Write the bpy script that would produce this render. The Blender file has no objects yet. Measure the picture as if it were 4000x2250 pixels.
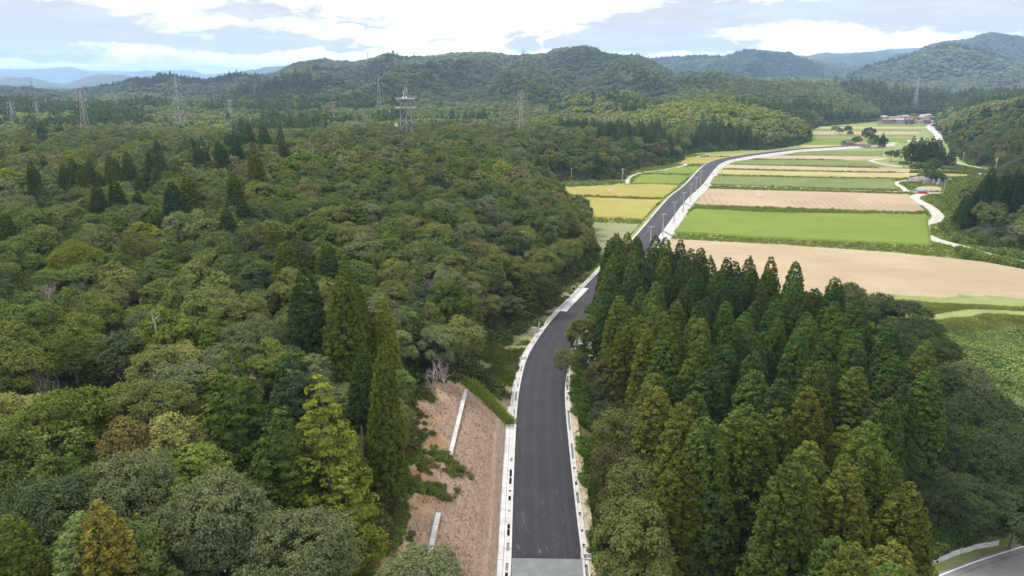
import bpy, math
import numpy as np
from mathutils import Vector, Matrix

# ---------------------------------------------------------------- camera
FPX = 2824.0                 # focal length in pixels of the 4000 px wide photograph
HOR = 330.0                  # pixel row of the horizon
CAMZ = 57.0
PITCH = math.atan((1125 - HOR) / FPX)
CP, SP = math.cos(PITCH), math.sin(PITCH)
scene = bpy.context.scene
col = scene.collection
cam_data = bpy.data.cameras.new('camera')
cam = bpy.data.objects.new('camera', cam_data)
col.objects.link(cam)
scene.camera = cam
cam.location = (0, 0, CAMZ)
cam.rotation_euler = (math.pi / 2 - PITCH, 0, 0)
cam_data.sensor_width = 36
cam_data.lens = 36 * FPX / 4000
cam_data.clip_start = 0.5
cam_data.clip_end = 80000

# ---------------------------------------------------------------- light
SUN_EL, SUN_AZ = math.radians(56), math.radians(-50)      # azimuth from +Y, clockwise positive
world = bpy.data.worlds.new('World')
scene.world = world
world.use_nodes = True
sun_d = bpy.data.lights.new('sun', 'SUN')
sun_d.energy = 1.5
sun_d.angle = math.radians(10)
sun_d.color = (1.0, 0.95, 0.87)
sun = bpy.data.objects.new('sun', sun_d)
col.objects.link(sun)
sv = Vector((math.sin(SUN_AZ) * math.cos(SUN_EL), math.cos(SUN_AZ) * math.cos(SUN_EL), math.sin(SUN_EL)))
sun.rotation_euler = sv.to_track_quat('Z', 'Y').to_euler()
scene.view_settings.view_transform = 'Standard'
scene.view_settings.look = 'None'
scene.view_settings.exposure = 1.45
scene.view_settings.gamma = 1.0
scene.view_settings.use_curve_mapping = False
scene.render.engine = 'CYCLES'
scene.cycles.use_denoising = True
scene.cycles.denoising_prefilter = 'ACCURATE'
scene.cycles.denoising_input_passes = 'RGB_ALBEDO_NORMAL'
scene.cycles.max_bounces = 4
scene.cycles.diffuse_bounces = 2
scene.cycles.transmission_bounces = 2
scene.cycles.volume_bounces = 1
scene.cycles.use_adaptive_sampling = True
scene.cycles.adaptive_threshold = 0.02
scene.cycles.sample_clamp_indirect = 3.0


class NT:
    """small helper for node trees"""
    def __init__(s, tree):
        s.t = tree
    def n(s, kind, **kw):
        nd = s.t.nodes.new(kind)
        for k, v in kw.items():
            setattr(nd, k, v)
        return nd
    def put(s, sock, v):
        if isinstance(v, bpy.types.NodeSocket):
            s.t.links.new(v, sock)
        elif v is not None:
            sock.default_value = v
    def m(s, op, a, b=None, c=None, clamp=False):
        nd = s.n('ShaderNodeMath', operation=op, use_clamp=clamp)
        for i, v in enumerate((a, b, c)):
            if v is not None:
                s.put(nd.inputs[i], v)
        return nd.outputs[0]
    def vm(s, op, a, b=None):
        nd = s.n('ShaderNodeVectorMath', operation=op)
        s.put(nd.inputs[0], a)
        if b is not None:
            s.put(nd.inputs[3 if op == 'SCALE' else 1], b)
        return nd.outputs[0]
    def mix(s, f, a, b, blend='MIX'):
        nd = s.n('ShaderNodeMix', data_type='RGBA', blend_type=blend)
        s.put(nd.inputs[0], f)
        s.put(nd.inputs[6], a if isinstance(a, bpy.types.NodeSocket) else (*a, 1))
        s.put(nd.inputs[7], b if isinstance(b, bpy.types.NodeSocket) else (*b, 1))
        return nd.outputs[2]
    def ramp(s, f, a, b):
        nd = s.n('ShaderNodeMapRange', interpolation_type='SMOOTHSTEP')
        s.put(nd.inputs[0], f)
        nd.inputs[1].default_value = a
        nd.inputs[2].default_value = b
        return nd.outputs[0]
    def noise(s, vec, scale, detail=3, rough=0.55, dist=0.0):
        nd = s.n('ShaderNodeTexNoise')
        s.put(nd.inputs['Vector'], vec)
        nd.inputs['Scale'].default_value = scale
        nd.inputs['Detail'].default_value = detail
        nd.inputs['Roughness'].default_value = rough
        nd.inputs['Distortion'].default_value = dist
        return nd.outputs[0]


def px_dir(px, py):
    u, t = (px - 2000) / FPX, (py - 1125) / FPX
    return np.array([u, CP - SP * t, -SP - CP * t])


def az_el(px, py):
    d = px_dir(px, py)
    return math.atan2(d[0], d[1]), math.atan2(d[2], math.hypot(d[0], d[1]))


# sky: Nishita above broken, bright stratocumulus with grey undersides
def build_sky():
    T = NT(world.node_tree)
    T.t.nodes.clear()
    out = T.n('ShaderNodeOutputWorld')
    bg = T.n('ShaderNodeBackground')
    sky = T.n('ShaderNodeTexSky', sky_type='NISHITA')
    sky.sun_disc = False
    sky.sun_elevation = SUN_EL
    sky.sun_rotation = SUN_AZ
    sky.altitude = 100
    blue = T.vm('SCALE', sky.outputs[0], 0.07)
    tc = T.n('ShaderNodeTexCoord')
    sp = T.n('ShaderNodeSeparateXYZ')
    T.put(sp.inputs[0], tc.outputs['Generated'])
    az = T.m('ARCTAN2', sp.outputs[0], sp.outputs[1])
    el = T.m('ARCSINE', T.m('MINIMUM', T.m('MAXIMUM', sp.outputs[2], -1.0), 1.0))
    elc = T.m('MAXIMUM', el, 0.0)
    # perspective of a flat cloud deck: features get thinner towards the horizon
    k = T.m('DIVIDE', 1.0, T.m('ADD', elc, 0.05))
    cb = T.n('ShaderNodeCombineXYZ')
    T.put(cb.inputs[0], T.m('MULTIPLY', az, 5.0))
    T.put(cb.inputs[1], T.m('MULTIPLY', T.m('LOGARITHM', T.m('ADD', elc, 0.03), 2.718), 2.6))
    base = cb.outputs[0]
    n1 = T.noise(base, 1.1, 6, 0.58, 0.3)
    cb2 = T.n('ShaderNodeCombineXYZ')
    T.put(cb2.inputs[0], T.m('MULTIPLY', az, 9.0))
    T.put(cb2.inputs[1], T.m('MULTIPLY', el, 24.0))
    base2 = cb2.outputs[0]
    n2 = T.noise(T.vm('ADD', base2, (7.3, 2.1, 0)), 2.4, 6, 0.62, 0.4)
    grey = T.ramp(T.m('ADD', T.m('MULTIPLY', n1, 0.7), T.m('MULTIPLY', n2, 0.3)), 0.53, 0.68)
    # cloud undersides that stand in the photograph's part of the sky
    wa = T.m('ADD', az, T.m('MULTIPLY', T.m('SUBTRACT', n2, 0.5), 0.24))
    we = T.m('ADD', el, T.m('MULTIPLY', T.m('SUBTRACT', T.noise(T.vm('ADD', base2, (1.3, 9.1, 0)), 2.0, 6, 0.65), 0.5), 0.045))
    tot = None
    for (x, y, sx, sy, a) in [(180, 70, 330, 55, 1.0), (380, 140, 210, 14, .75), (60, 175, 170, 26, .8), (1060, 35, 250, 36, .8),
                              (1040, 150, 190, 34, .8), (1290, 180, 260, 13, .8), (1420, 96, 130, 9, .6), (1470, 72, 100, 7, .5),
                              (2080, 165, 90, 22, .6), (2380, 130, 200, 48, .85), (2720, 55, 200, 60, 1.0), (2560, 170, 330, 22, .8),
                              (3560, 35, 360, 40, 1.0), (3900, 90, 190, 34, .8), (2760, 180, 170, 14, .6), (750, 170, 130, 13, .6),
                              (880, 190, 120, 14, .6), (3480, 115, 60, 12, .5), (1730, 157, 80, 7, .6), (330, 225, 300, 14, .5),
                              (760, 260, 200, 12, .45), (3150, 30, 100, 30, .5), (-500, 110, 300, 50, .9), (4600, 60, 300, 40, .9)]:
        a0, e0 = az_el(x, y)
        sy = sy * 1.12
        da = T.m('DIVIDE', T.m('SUBTRACT', wa, a0), sx / FPX)
        de = T.m('DIVIDE', T.m('SUBTRACT', we, e0), sy / FPX)
        g = T.m('EXPONENT', T.m('MULTIPLY', T.m('ADD', T.m('MULTIPLY', da, da), T.m('MULTIPLY', de, de)), -0.9))
        g = T.m('MULTIPLY', g, a)
        tot = g if tot is None else T.m('ADD', tot, g)
    placed = T.ramp(tot, 0.12, 0.66)
    inside = T.m('SUBTRACT', 1.0, T.ramp(el, 0.10, 0.2))
    mask = T.m('ADD', T.m('MULTIPLY', placed, inside), T.m('MULTIPLY', grey, T.m('SUBTRACT', 1.0, T.m('MULTIPLY', inside, 0.86))), clamp=True)
    shade = T.m('MULTIPLY', mask, T.m('ADD', 0.62, T.m('MULTIPLY', T.noise(T.vm('ADD', base, (3, 3, 3)), 2.0, 6, 0.6), 0.75)), clamp=True)
    cloud = T.mix(shade, SKY_WHITE, SKY_GREY)
    hole = T.ramp(T.noise(T.vm('ADD', base, (21.0, 5.0, 0)), 0.9, 4, 0.5), 0.60, 0.75)
    c = T.mix(T.m('MULTIPLY', hole, 0.5), cloud, blue)
    below = T.ramp(el, -0.03, 0.0)
    c = T.mix(below, (0.12, 0.15, 0.13), c)
    T.put(bg.inputs[0], c)
    bg.inputs[1].default_value = 1.0
    T.put(out.inputs[0], bg.outputs[0])


HAZE_COL = (0.44, 0.67, 1.0, 1)
HAZE_D = 0.000085
SKY_WHITE = (0.74, 0.72, 0.70)
SKY_GREY = (0.285, 0.268, 0.262)
build_sky()

# ---------------------------------------------------------------- numbers
rng = np.random.default_rng(11)
TAB = np.random.default_rng(3).random((256, 256))


def vn(x, y):
    xi, yi = np.floor(x).astype(int), np.floor(y).astype(int)
    fx, fy = x - xi, y - yi
    fx, fy = fx * fx * (3 - 2 * fx), fy * fy * (3 - 2 * fy)
    g = lambda a, b: TAB[a & 255, b & 255]
    return (g(xi, yi) * (1 - fx) + g(xi + 1, yi) * fx) * (1 - fy) + (g(xi, yi + 1) * (1 - fx) + g(xi + 1, yi + 1) * fx) * fy


def fbm(x, y, s, octv=4, seed=0.0, rough=0.5):
    t, a, w = 0.0, 1.0, 0.0
    for i in range(octv):
        f = 2.0 ** i / s
        t = t + a * (vn(x * f + seed * 17.3 + i * 31.7, y * f + seed * 9.1 + i * 11.9) * 2 - 1)
        w += a
        a *= rough
    return t / w


def sstep(t):
    t = np.clip(t, 0, 1)
    return t * t * (3 - 2 * t)


def G(px, py, z=0.0):
    d = px_dir(px, py)
    s = (z - CAMZ) / d[2]
    return np.array([d[0] * s, d[1] * s, z])


def road_z(y):
    return 1.8 + 4.2 * (1 - sstep((np.asarray(y, float) - 95) / 120.0))


def Gr(px, py):
    z = 4.0
    for _ in range(12):
        p = G(px, py, z)
        z = float(road_z(p[1]))
    return G(px, py, z)


def resample(P, step, closed=False):
    """Catmull-Rom through points, resampled at even steps"""
    P = np.array(P, float)
    Q = np.vstack([2 * P[0] - P[1], P, 2 * P[-1] - P[-2]])
    out = []
    for i in range(1, len(Q) - 2):
        for t in np.linspace(0, 1, 12, endpoint=False):
            a, b, c, d = Q[i - 1], Q[i], Q[i + 1], Q[i + 2]
            out.append(0.5 * (2 * b + (c - a) * t + (2 * a - 5 * b + 4 * c - d) * t * t + (3 * b - a - 3 * c + d) * t ** 3))
    out.append(P[-1])
    out = np.array(out)
    L = np.r_[0, np.cumsum(np.linalg.norm(np.diff(out[:, :2], axis=0), axis=1))]
    s = np.linspace(0, L[-1], max(2, int(L[-1] / step) + 1))
    return np.stack([np.interp(s, L, out[:, k]) for k in range(out.shape[1])], 1)


def poly_near(P, x, y):
    """distance, signed lateral offset (left positive) and arc position along a polyline"""
    x, y = np.asarray(x, float), np.asarray(y, float)
    best = np.full(x.shape, 1e18)
    lat = np.zeros(x.shape)
    pos = np.zeros(x.shape)
    s0 = 0.0
    for i in range(len(P) - 1):
        a, b = P[i, :2], P[i + 1, :2]
        d = b - a
        L2 = d @ d
        L = math.sqrt(L2)
        t = np.clip(((x - a[0]) * d[0] + (y - a[1]) * d[1]) / L2, 0, 1)
        qx, qy = x - a[0] - t * d[0], y - a[1] - t * d[1]
        q = qx * qx + qy * qy
        m = q < best
        best = np.where(m, q, best)
        cr = (d[0] * qy - d[1] * qx) / L
        lat = np.where(m, np.sign(cr) * np.sqrt(q), lat)
        pos = np.where(m, s0 + t * L, pos)
        s0 += L
    return np.sqrt(best), lat, pos


def in_poly(P, x, y):
    x, y = np.asarray(x, float), np.asarray(y, float)
    r = np.zeros(x.shape, bool)
    n = len(P)
    for i in range(n):
        x1, y1 = P[i][0], P[i][1]
        x2, y2 = P[(i + 1) % n][0], P[(i + 1) % n][1]
        if y1 == y2:
            continue
        c = ((y1 > y) != (y2 > y)) & (x < (x2 - x1) * (y - y1) / (y2 - y1) + x1)
        r ^= c
    return r


# ---------------------------------------------------------------- road line
road_px = [(2158, 2700), (2140, 2400), (2135, 2178), (2125, 1956), (2118, 1759), (2115, 1595), (2121, 1497), (2140, 1398), (2192, 1300), (2254, 1217),
           (2385, 1072), (2518, 935), (2644, 780), (2710, 722), (2787, 640), (2868, 616), (2990, 598), (3116, 583), (3240, 575), (3340, 569), (3470, 560)]
ROAD = resample([Gr(*p)[:2] for p in road_px], 2.0)
HW = 3.9


def half_w(y):
    return np.interp(y, [0, 260, 380, 900], [3.85, 4.0, 4.6, 4.6])


# far continuation of the road and side lanes
NOTCH = [(1985, 1592), (1930, 1545), (1850, 1470), (1835, 1400), (1960, 1330), (2060, 1262), (2150, 1190), (2172, 1120), (2225, 1078), (2285, 1040), (2325, 1000),
         (2322, 950), (2285, 880), (2215, 800), (2150, 750), (2110, 726)]
LEFT = [(1930, 2900), (1942, 2250), (1955, 2000), (1972, 1759)]
vl = [Gr(*p)[:2] for p in LEFT + NOTCH]
FARL = [(2143, 715), (2229, 705), (2330, 704), (2423, 700), (2445, 672), (2505, 655), (2590, 645), (2656, 628), (2655, 608), (2700, 598), (2760, 594), (2870, 588),
        (2986, 585), (3100, 569), (3160, 552), (3165, 532), (3150, 515), (3190, 495), (3290, 486), (3400, 477), (3440, 466), (3470, 455), (3640, 452),
        (3665, 478), (3665, 520), (3700, 548), (3735, 600), (3800, 645), (3880, 672), (3900, 700), (3885, 745), (3845, 790), (3760, 850),
        (3695, 895), (3735, 925), (3800, 950), (3900, 978), (4050, 1015), (4300, 1080), (4700, 1240)]
vl += [G(*p)[:2] for p in FARL]
VAL = np.array(vl + [np.array([150, 20.0]), np.array([60, -20.0]), np.array([2, -20.0])])

LAY = {
 'A': ([(-900, 360), (0, 343), (78, 351), (116, 345), (155, 357), (272, 361), (330, 349), (427, 345), (543, 318), (594, 322), (621, 301), (660, 299), (699, 310), (796, 326), (893, 307),
        (1000, 305), (1077, 287), (1143, 256), (1210, 241), (1268, 229), (1307, 243), (1388, 248), (1458, 229), (1505, 206), (1536, 212), (1575, 225), (1660, 223), (1738, 210),
        (1815, 204), (1912, 204), (2000, 219), (2078, 217), (2136, 208), (2171, 186), (2233, 181), (2283, 171), (2322, 182), (2357, 204), (2427, 213), (2485, 217), (2543, 237),
        (2582, 268), (2640, 291), (2738, 287), (2815, 285), (2932, 310), (3000, 310), (3163, 309), (3291, 318), (3369, 310), (3466, 334), (3582, 347), (3660, 370),
        (3757, 378), (3854, 372), (3970, 360), (4900, 300)],
       [(-900, 2600), (600, 2500), (1100, 2500), (2300, 2400), (2600, 2200), (2900, 1850), (3300, 1700), (4900, 1700)], 1000, 900, 9),
 'A2': ([(-900, 420), (2900, 420), (3200, 335), (3310, 310), (3388, 272), (3466, 254), (3543, 233), (3621, 206), (3718, 192), (3815, 202), (3893, 229), (4000, 268), (4200, 300), (4900, 360)],
        [(-900, 3300), (4900, 3300)], 1300, 1200, 10),
 'E': ([(-900, 420), (300, 415), (420, 385), (560, 365), (700, 385), (860, 380), (980, 335), (1100, 300), (1180, 282), (1240, 274), (1310, 284), (1380, 305), (1440, 335), (1490, 318), (1540, 284), (1590, 258),
        (1640, 249), (1700, 262), (1760, 300), (1815, 335), (1870, 348), (1920, 318), (1965, 276), (2010, 250), (2045, 243), (2100, 256), (2160, 290), (2240, 335), (2310, 345), (2370, 322), (2430, 300),
        (2490, 305), (2560, 325), (2660, 352), (2760, 348), (2860, 338), (2960, 350), (3060, 368), (3200, 400), (4900, 430)],
       [(-900, 1750), (1000, 1850), (1640, 1980), (2000, 1780), (2400, 1700), (3200, 1500), (4900, 1500)], 520, 420, 9),
 'B': ([(-900, 400), (2300, 400), (2536, 233), (2660, 229), (2776, 229), (2854, 219), (2912, 198), (3000, 200), (3078, 210), (3116, 231), (3175, 243), (3233, 254), (3310, 254), (3400, 264),
        (3446, 252), (3505, 217), (3563, 212), (3621, 186), (3668, 171), (3718, 165), (3776, 159), (3835, 136), (3873, 130), (3932, 142), (4000, 151), (4400, 200), (4900, 230)],
       [(-900, 4900), (4900, 4900)], 1500, 1500, 10),
 'C': ([(-900, 310), (0, 310), (31, 303), (116, 310), (194, 324), (248, 330), (349, 301), (439, 295), (505, 307), (582, 299), (660, 310), (776, 318), (873, 295), (932, 283), (1000, 274),
        (1039, 262), (1116, 258), (1147, 262), (1300, 300), (2900, 330), (3000, 230), (3086, 213), (3150, 218), (3230, 206), (3290, 210), (3350, 205), (3420, 202), (3460, 197),
        (3500, 212), (3600, 205), (4900, 240)],
       [(-900, 9000), (1500, 9000), (2900, 7600), (4900, 7600)], 2300, 1300, 0),
 'D': ([(-900, 280), (0, 272), (150, 270), (230, 262), (270, 261), (340, 276), (450, 277), (560, 277), (700, 275), (730, 276), (800, 292), (880, 286), (930, 292), (1000, 280),
        (1400, 300), (3300, 300), (3390, 215), (3480, 190), (3560, 188), (3620, 185), (3800, 190), (4900, 220)],
       [(-900, 17000), (1500, 17000), (2900, 9900), (4900, 9900)], 900, 3000, 0),
}
for k, (crest, rr, wf, wb, can) in LAY.items():
    A = np.array([az_el(*p) for p in crest])
    R = np.array([(az_el(p[0], 330)[0], p[1]) for p in rr])
    LAY[k] = (A[:, 0], A[:, 1], R[:, 0], R[:, 1], wf, wb, can)


def H(x, y):
    x, y = np.asarray(x, float), np.asarray(y, float)
    shp = x.shape
    x, y = x.ravel(), y.ravel()
    r = np.hypot(x, y)
    az = np.arctan2(x, y)
    # distance outside the valley floor
    d = np.full(x.shape, 500.0)
    near = r < 1800
    if near.any():
        xn, yn = x[near], y[near]
        VC = np.vstack([VAL, VAL[:1]])
        dd = poly_near(VC, xn, yn)[0]
        d[near] = np.where(in_poly(VAL, xn, yn), -dd, dd)
    far = sstep((r - 1500) / 1500)
    # plateau of the near forest, lower hills behind
    und = fbm(x, y, 160, 3, 1) * 5 * sstep((r - 60) / 200) + fbm(x, y, 420, 4, 2) * 8 * sstep((r - 450) / 500)
    PL = np.interp(r, [0, 50, 75, 120, 300, 480, 600, 800, 1300, 2000, 5000], [13, 13, 14.5, 16, 17, 20, 12, 6, 12, 14, 5]) + und
    PL = PL + 15 * np.exp(-((az - math.radians(15)) / math.radians(8)) ** 2 - ((r - 900) / 230) ** 2)
    PR = np.interp(r, [0, 200, 260, 400, 600, 700, 1000, 1500, 3000], [6, 7, 10, 16, 32, 38, 46, 40, 10]) + und * 0.6
    right = sstep((az - math.radians(26.5)) / math.radians(3.0)) * sstep((1500 - r) / 500)
    P = PL * (1 - right) + PR * right
    for k in LAY:
        ca, ce, ra, rr, wf, wb, can = LAY[k]
        R = np.interp(az, ra, rr)
        e = np.interp(az, ca, ce)
        Rw = R * (1 + 0.07 * fbm(az * 9, az * 0 + 3.3, 1.0, 3, 5))
        z = CAMZ + Rw * np.tan(e) - can
        t = np.abs(r - Rw) / np.where(r < Rw, wf, wb)
        rid = 1 - np.abs(fbm(x, y, R * 0.19, 4, 7 + len(k) + ord(k[0]) % 7))          # spurs and gullies
        t = t * (1 + 1.5 * (0.60 - rid) * np.clip(t * 3, 0, 1) * 1.25 + 0.30)
        prof = np.where(t < 1, 0.5 + 0.5 * np.cos(np.pi * np.clip(t, 0, 1)), 0)
        small = fbm(x, y, R * 0.035, 3, 4) * R * 0.006 * np.clip(t * 5, 0, 1)
        P = np.maximum(P, np.where(z > 12, 8 + (z - 8 + small) * prof, -50))
    # floor of the valley and the bench of the new road
    F = np.zeros(x.shape)
    nr = (r < 420)
    if nr.any():
        _, lat, pos = poly_near(ROAD, x[nr], y[nr])
        zr = road_z(y[nr]) - 0.14
        g = np.where(y[nr] < 215, 0.8 * sstep((215 - y[nr]) / 60), 0)
        fall = np.clip(-lat - HW - 0.9, 0, 99) * 0.55
        fl = np.clip(lat - HW - 2.2, 0, 99) * 0.75 * sstep((y[nr] - 190) / 30)
        F[nr] = np.maximum(np.where(lat < 0, zr - fall, zr - fl), g)
        # no bench further than the embankment
    slope = np.where(r < 110, 0.95, 0.7)
    D = np.clip(d, 0, None)
    span = np.maximum(P - F, 1.0)
    h = F + span * (1 - np.exp(-slope * D / span))
    h = np.where(r > 1500, h * (1 - far) + P * far, h)
    return h.reshape(shp)


def H1(x, y):
    return float(H(np.array([x]), np.array([y]))[0])


def hit(px, py, rmax=3000, lift=0.0):
    """where the sight line through a pixel meets the ground"""
    d = px_dir(px, py)
    hd = math.hypot(d[0], d[1])
    r = np.geomspace(15, rmax, 1500)
    s = r / hd
    z = CAMZ + d[2] * s
    g = H(d[0] * s, d[1] * s) + lift
    below = np.nonzero(z < g)[0]
    i = below[0] if len(below) else len(r) - 1
    return np.array([d[0] * s[i], d[1] * s[i], g[i]])


def project(x, y, z):
    zc = y * CP - (z - CAMZ) * SP
    yc = -(y * SP + (z - CAMZ) * CP)
    zc = np.maximum(zc, 1e-3)
    return 2000 + FPX * x / zc, 1125 + FPX * yc / zc, zc

# ---------------------------------------------------------------- objects
def tag(o, label=None, cat=None, group=None, kind=None):
    if label: o['label'] = label
    if cat: o['category'] = cat
    if group: o['group'] = group
    if kind: o['kind'] = kind
    return o


def link(name, data, parent=None, loc=None):
    o = bpy.data.objects.new(name, data)
    col.objects.link(o)
    if parent is not None:
        o.parent = parent
    if loc is not None:
        o.location = loc
    return o


def make_mesh(name, V, Fq, mats=(), mi=None, tone=None, smooth=False):
    """quick mesh: Fq is an (n,4) or (n,3) array or a list of them"""
    me = bpy.data.meshes.new(name)
    V = np.asarray(V, np.float32)
    Fs = Fq if isinstance(Fq, list) else [Fq]
    Fs = [np.asarray(f, np.int32) for f in Fs if len(f)]
    nl = sum(f.size for f in Fs)
    nf = sum(len(f) for f in Fs)
    me.vertices.add(len(V))
    me.vertices.foreach_set('co', V.ravel())
    me.loops.add(nl)
    me.loops.foreach_set('vertex_index', np.concatenate([f.ravel() for f in Fs]))
    me.polygons.add(nf)
    st = np.concatenate([np.full(len(f), f.shape[1]) for f in Fs])
    me.polygons.foreach_set('loop_start', np.r_[0, np.cumsum(st)[:-1]].astype(np.int32))
    if mi is not None:
        me.polygons.foreach_set('material_index', np.asarray(mi, np.int32))
    me.polygons.foreach_set('use_smooth', np.full(nf, smooth))
    for m in mats:
        me.materials.append(m)
    if tone is not None:
        for nm, v in (tone.items() if isinstance(tone, dict) else [('tone', tone)]):
            at = me.attributes.new(nm, 'FLOAT', 'POINT')
            at.data.foreach_set('value', np.asarray(v, np.float32))
    me.update(calc_edges=True)
    return me


class MB:
    """collects boxes, tubes and prisms into one mesh"""
    def __init__(s):
        s.V, s.F, s.M = [], [], []
    def add(s, V, F, m=0):
        b = len(s.V)
        s.V += [tuple(v) for v in V]
        s.F += [tuple(b + i for i in f) for f in F]
        s.M += [m] * len(F)
    def box(s, c, d, rz=0.0, m=0):
        cx, cy, cz = c
        dx, dy, dz = d[0] / 2, d[1] / 2, d[2] / 2
        co, si = math.cos(rz), math.sin(rz)
        V = []
        for z in (-dz, dz):
            for x, y in ((-dx, -dy), (dx, -dy), (dx, dy), (-dx, dy)):
                V.append((cx + x * co - y * si, cy + x * si + y * co, cz + z))
        s.add(V, [(3, 2, 1, 0), (4, 5, 6, 7), (0, 1, 5, 4), (1, 2, 6, 5), (2, 3, 7, 6), (3, 0, 4, 7)], m)
    def tube(s, pts, rad, n=6, m=0, cap=True):
        pts = [Vector(p) for p in pts]
        rad = rad if hasattr(rad, '__len__') else [rad] * len(pts)
        V, F = [], []
        prev = None
        for i, p in enumerate(pts):
            t = (pts[min(i + 1, len(pts) - 1)] - pts[max(i - 1, 0)]).normalized()
            a = prev if prev is not None else (Vector((0, 0, 1)) if abs(t.z) < 0.9 else Vector((1, 0, 0)))
            u = t.cross(a).cross(t).normalized()
            prev = u
            w = t.cross(u)
            for k in range(n):
                q = 2 * math.pi * (k + .5) / n
                V.append(p + (u * math.cos(q) + w * math.sin(q)) * rad[i])
        for i in range(len(pts) - 1):
            for k in range(n):
                F.append((i * n + k, i * n + (k + 1) % n, (i + 1) * n + (k + 1) % n, (i + 1) * n + k))
        if cap:
            F.append(tuple(range(n - 1, -1, -1)))
            F.append(tuple((len(pts) - 1) * n + k for k in range(n)))
        s.add(V, F, m)
    def mesh(s, name, mats, smooth=False):
        me = bpy.data.meshes.new(name)
        me.from_pydata(s.V, [], s.F)
        for m in (mats if isinstance(mats, (list, tuple)) else [mats]):
            me.materials.append(m)
        me.polygons.foreach_set('material_index', s.M)
        me.polygons.foreach_set('use_smooth', [smooth] * len(s.F))
        return me
    def build(s, name, mats, parent=None, loc=None, smooth=False):
        return link(name, s.mesh(name, mats, smooth), parent, loc)


def empty(name, loc, rz=0.0):
    o = bpy.data.objects.new(name, None)
    col.objects.link(o)
    o.location = loc
    o.rotation_euler = (0, 0, rz)
    o.empty_display_size = 0.5
    return o


# ---------------------------------------------------------------- materials
MATS = {}


def new_mat(name, rough=0.9):
    m = bpy.data.materials.new(name)
    m.use_nodes = True
    T = NT(m.node_tree)
    b = T.t.nodes['Principled BSDF']
    b.inputs['Roughness'].default_value = rough
    b.inputs['Specular IOR Level'].default_value = 0.25
    MATS[name] = m
    return m, T, b


def world_pos(T):
    return T.n('ShaderNodeNewGeometry').outputs['Position']


def plain(name, c, rough=0.8, var=0.25, scale=2.0, metal=0.0, c2=None, bump=0.0):
    m, T, b = new_mat(name, rough)
    p = T.n('ShaderNodeTexCoord').outputs['Object']
    n = T.noise(p, scale, 5, 0.6)
    a = tuple(v * (1 - var) for v in c)
    d = tuple(min(1, v * (1 + var)) for v in c) if c2 is None else c2
    T.put(b.inputs['Base Color'], T.mix(T.ramp(n, 0.3, 0.7), a, d))
    b.inputs['Metallic'].default_value = metal
    if bump:
        bp = T.n('ShaderNodeBump')
        bp.inputs['Strength'].default_value = 0.6
        bp.inputs['Distance'].default_value = bump
        T.put(bp.inputs['Height'], n)
        T.put(b.inputs['Normal'], bp.outputs[0])
    return m


def foliage_mat(name='foliage', trans=0.14):
    m, T, b = new_mat(name, 0.6)
    T.t.nodes.remove(b)
    out = T.t.nodes['Material Output']
    tint = T.n('ShaderNodeAttribute', attribute_type='INSTANCER', attribute_name='tint').outputs['Color']
    tone = T.n('ShaderNodeAttribute', attribute_type='GEOMETRY', attribute_name='tone').outputs['Fac']
    f = T.m('ADD', 0.5, T.m('MULTIPLY', tone, 1.05))
    c = T.vm('MULTIPLY', tint, T.mix(tone, (0.50, 0.56, 0.58), (1.62, 1.52, 1.15)))
    d = T.n('ShaderNodeBsdfDiffuse')
    t = T.n('ShaderNodeBsdfTranslucent')
    T.put(d.inputs[0], c)
    T.put(t.inputs[0], T.vm('MULTIPLY', c, (1.25, 1.3, 0.6)))
    mx = T.n('ShaderNodeMixShader')
    mx.inputs[0].default_value = trans
    T.put(mx.inputs[1], d.outputs[0])
    T.put(mx.inputs[2], t.outputs[0])
    T.put(out.inputs[0], mx.outputs[0])
    return m


FOL = foliage_mat()
BARK = plain('bark', (0.15, 0.125, 0.10), 0.9, 0.35, 3.0)
DEADBARK = plain('bleached_bark', (0.30, 0.26, 0.25), 0.9, 0.25, 3.0)


def land_mat():
    m, T, b = new_mat('land_cover', 0.95)
    p = world_pos(T)
    grass = T.n('ShaderNodeAttribute', attribute_type='GEOMETRY', attribute_name='grass').outputs['Fac']
    soil = T.n('ShaderNodeAttribute', attribute_type='GEOMETRY', attribute_name='soil').outputs['Fac']
    n1 = T.noise(p, 0.012, 5, 0.6)
    n2 = T.noise(p, 0.11, 5, 0.65)
    n3 = T.noise(p, 0.9, 4, 0.6)
    wood = T.mix(T.ramp(n1, 0.35, 0.65), (0.030, 0.042, 0.020), (0.062, 0.068, 0.030))
    wood = T.mix(T.m('MULTIPLY', T.ramp(n2, 0.42, 0.7), 0.6), wood, (0.085, 0.095, 0.04))
    g = T.mix(T.ramp(n2, 0.35, 0.65), (0.125, 0.175, 0.045), (0.19, 0.215, 0.075))
    g = T.mix(T.m('MULTIPLY', T.ramp(n3, 0.5, 0.7), 0.5), g, (0.20, 0.19, 0.09))
    s = T.mix(T.ramp(n3, 0.35, 0.65), (0.20, 0.15, 0.11), (0.10, 0.11, 0.05))
    c = T.mix(grass, wood, g)
    c = T.mix(soil, c, s)
    T.put(b.inputs['Base Color'], c)
    bp = T.n('ShaderNodeBump')
    bp.inputs['Strength'].default_value = 0.5
    bp.inputs['Distance'].default_value = 0.3
    T.put(bp.inputs['Height'], n3)
    T.put(b.inputs['Normal'], bp.outputs[0])
    return m


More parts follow.
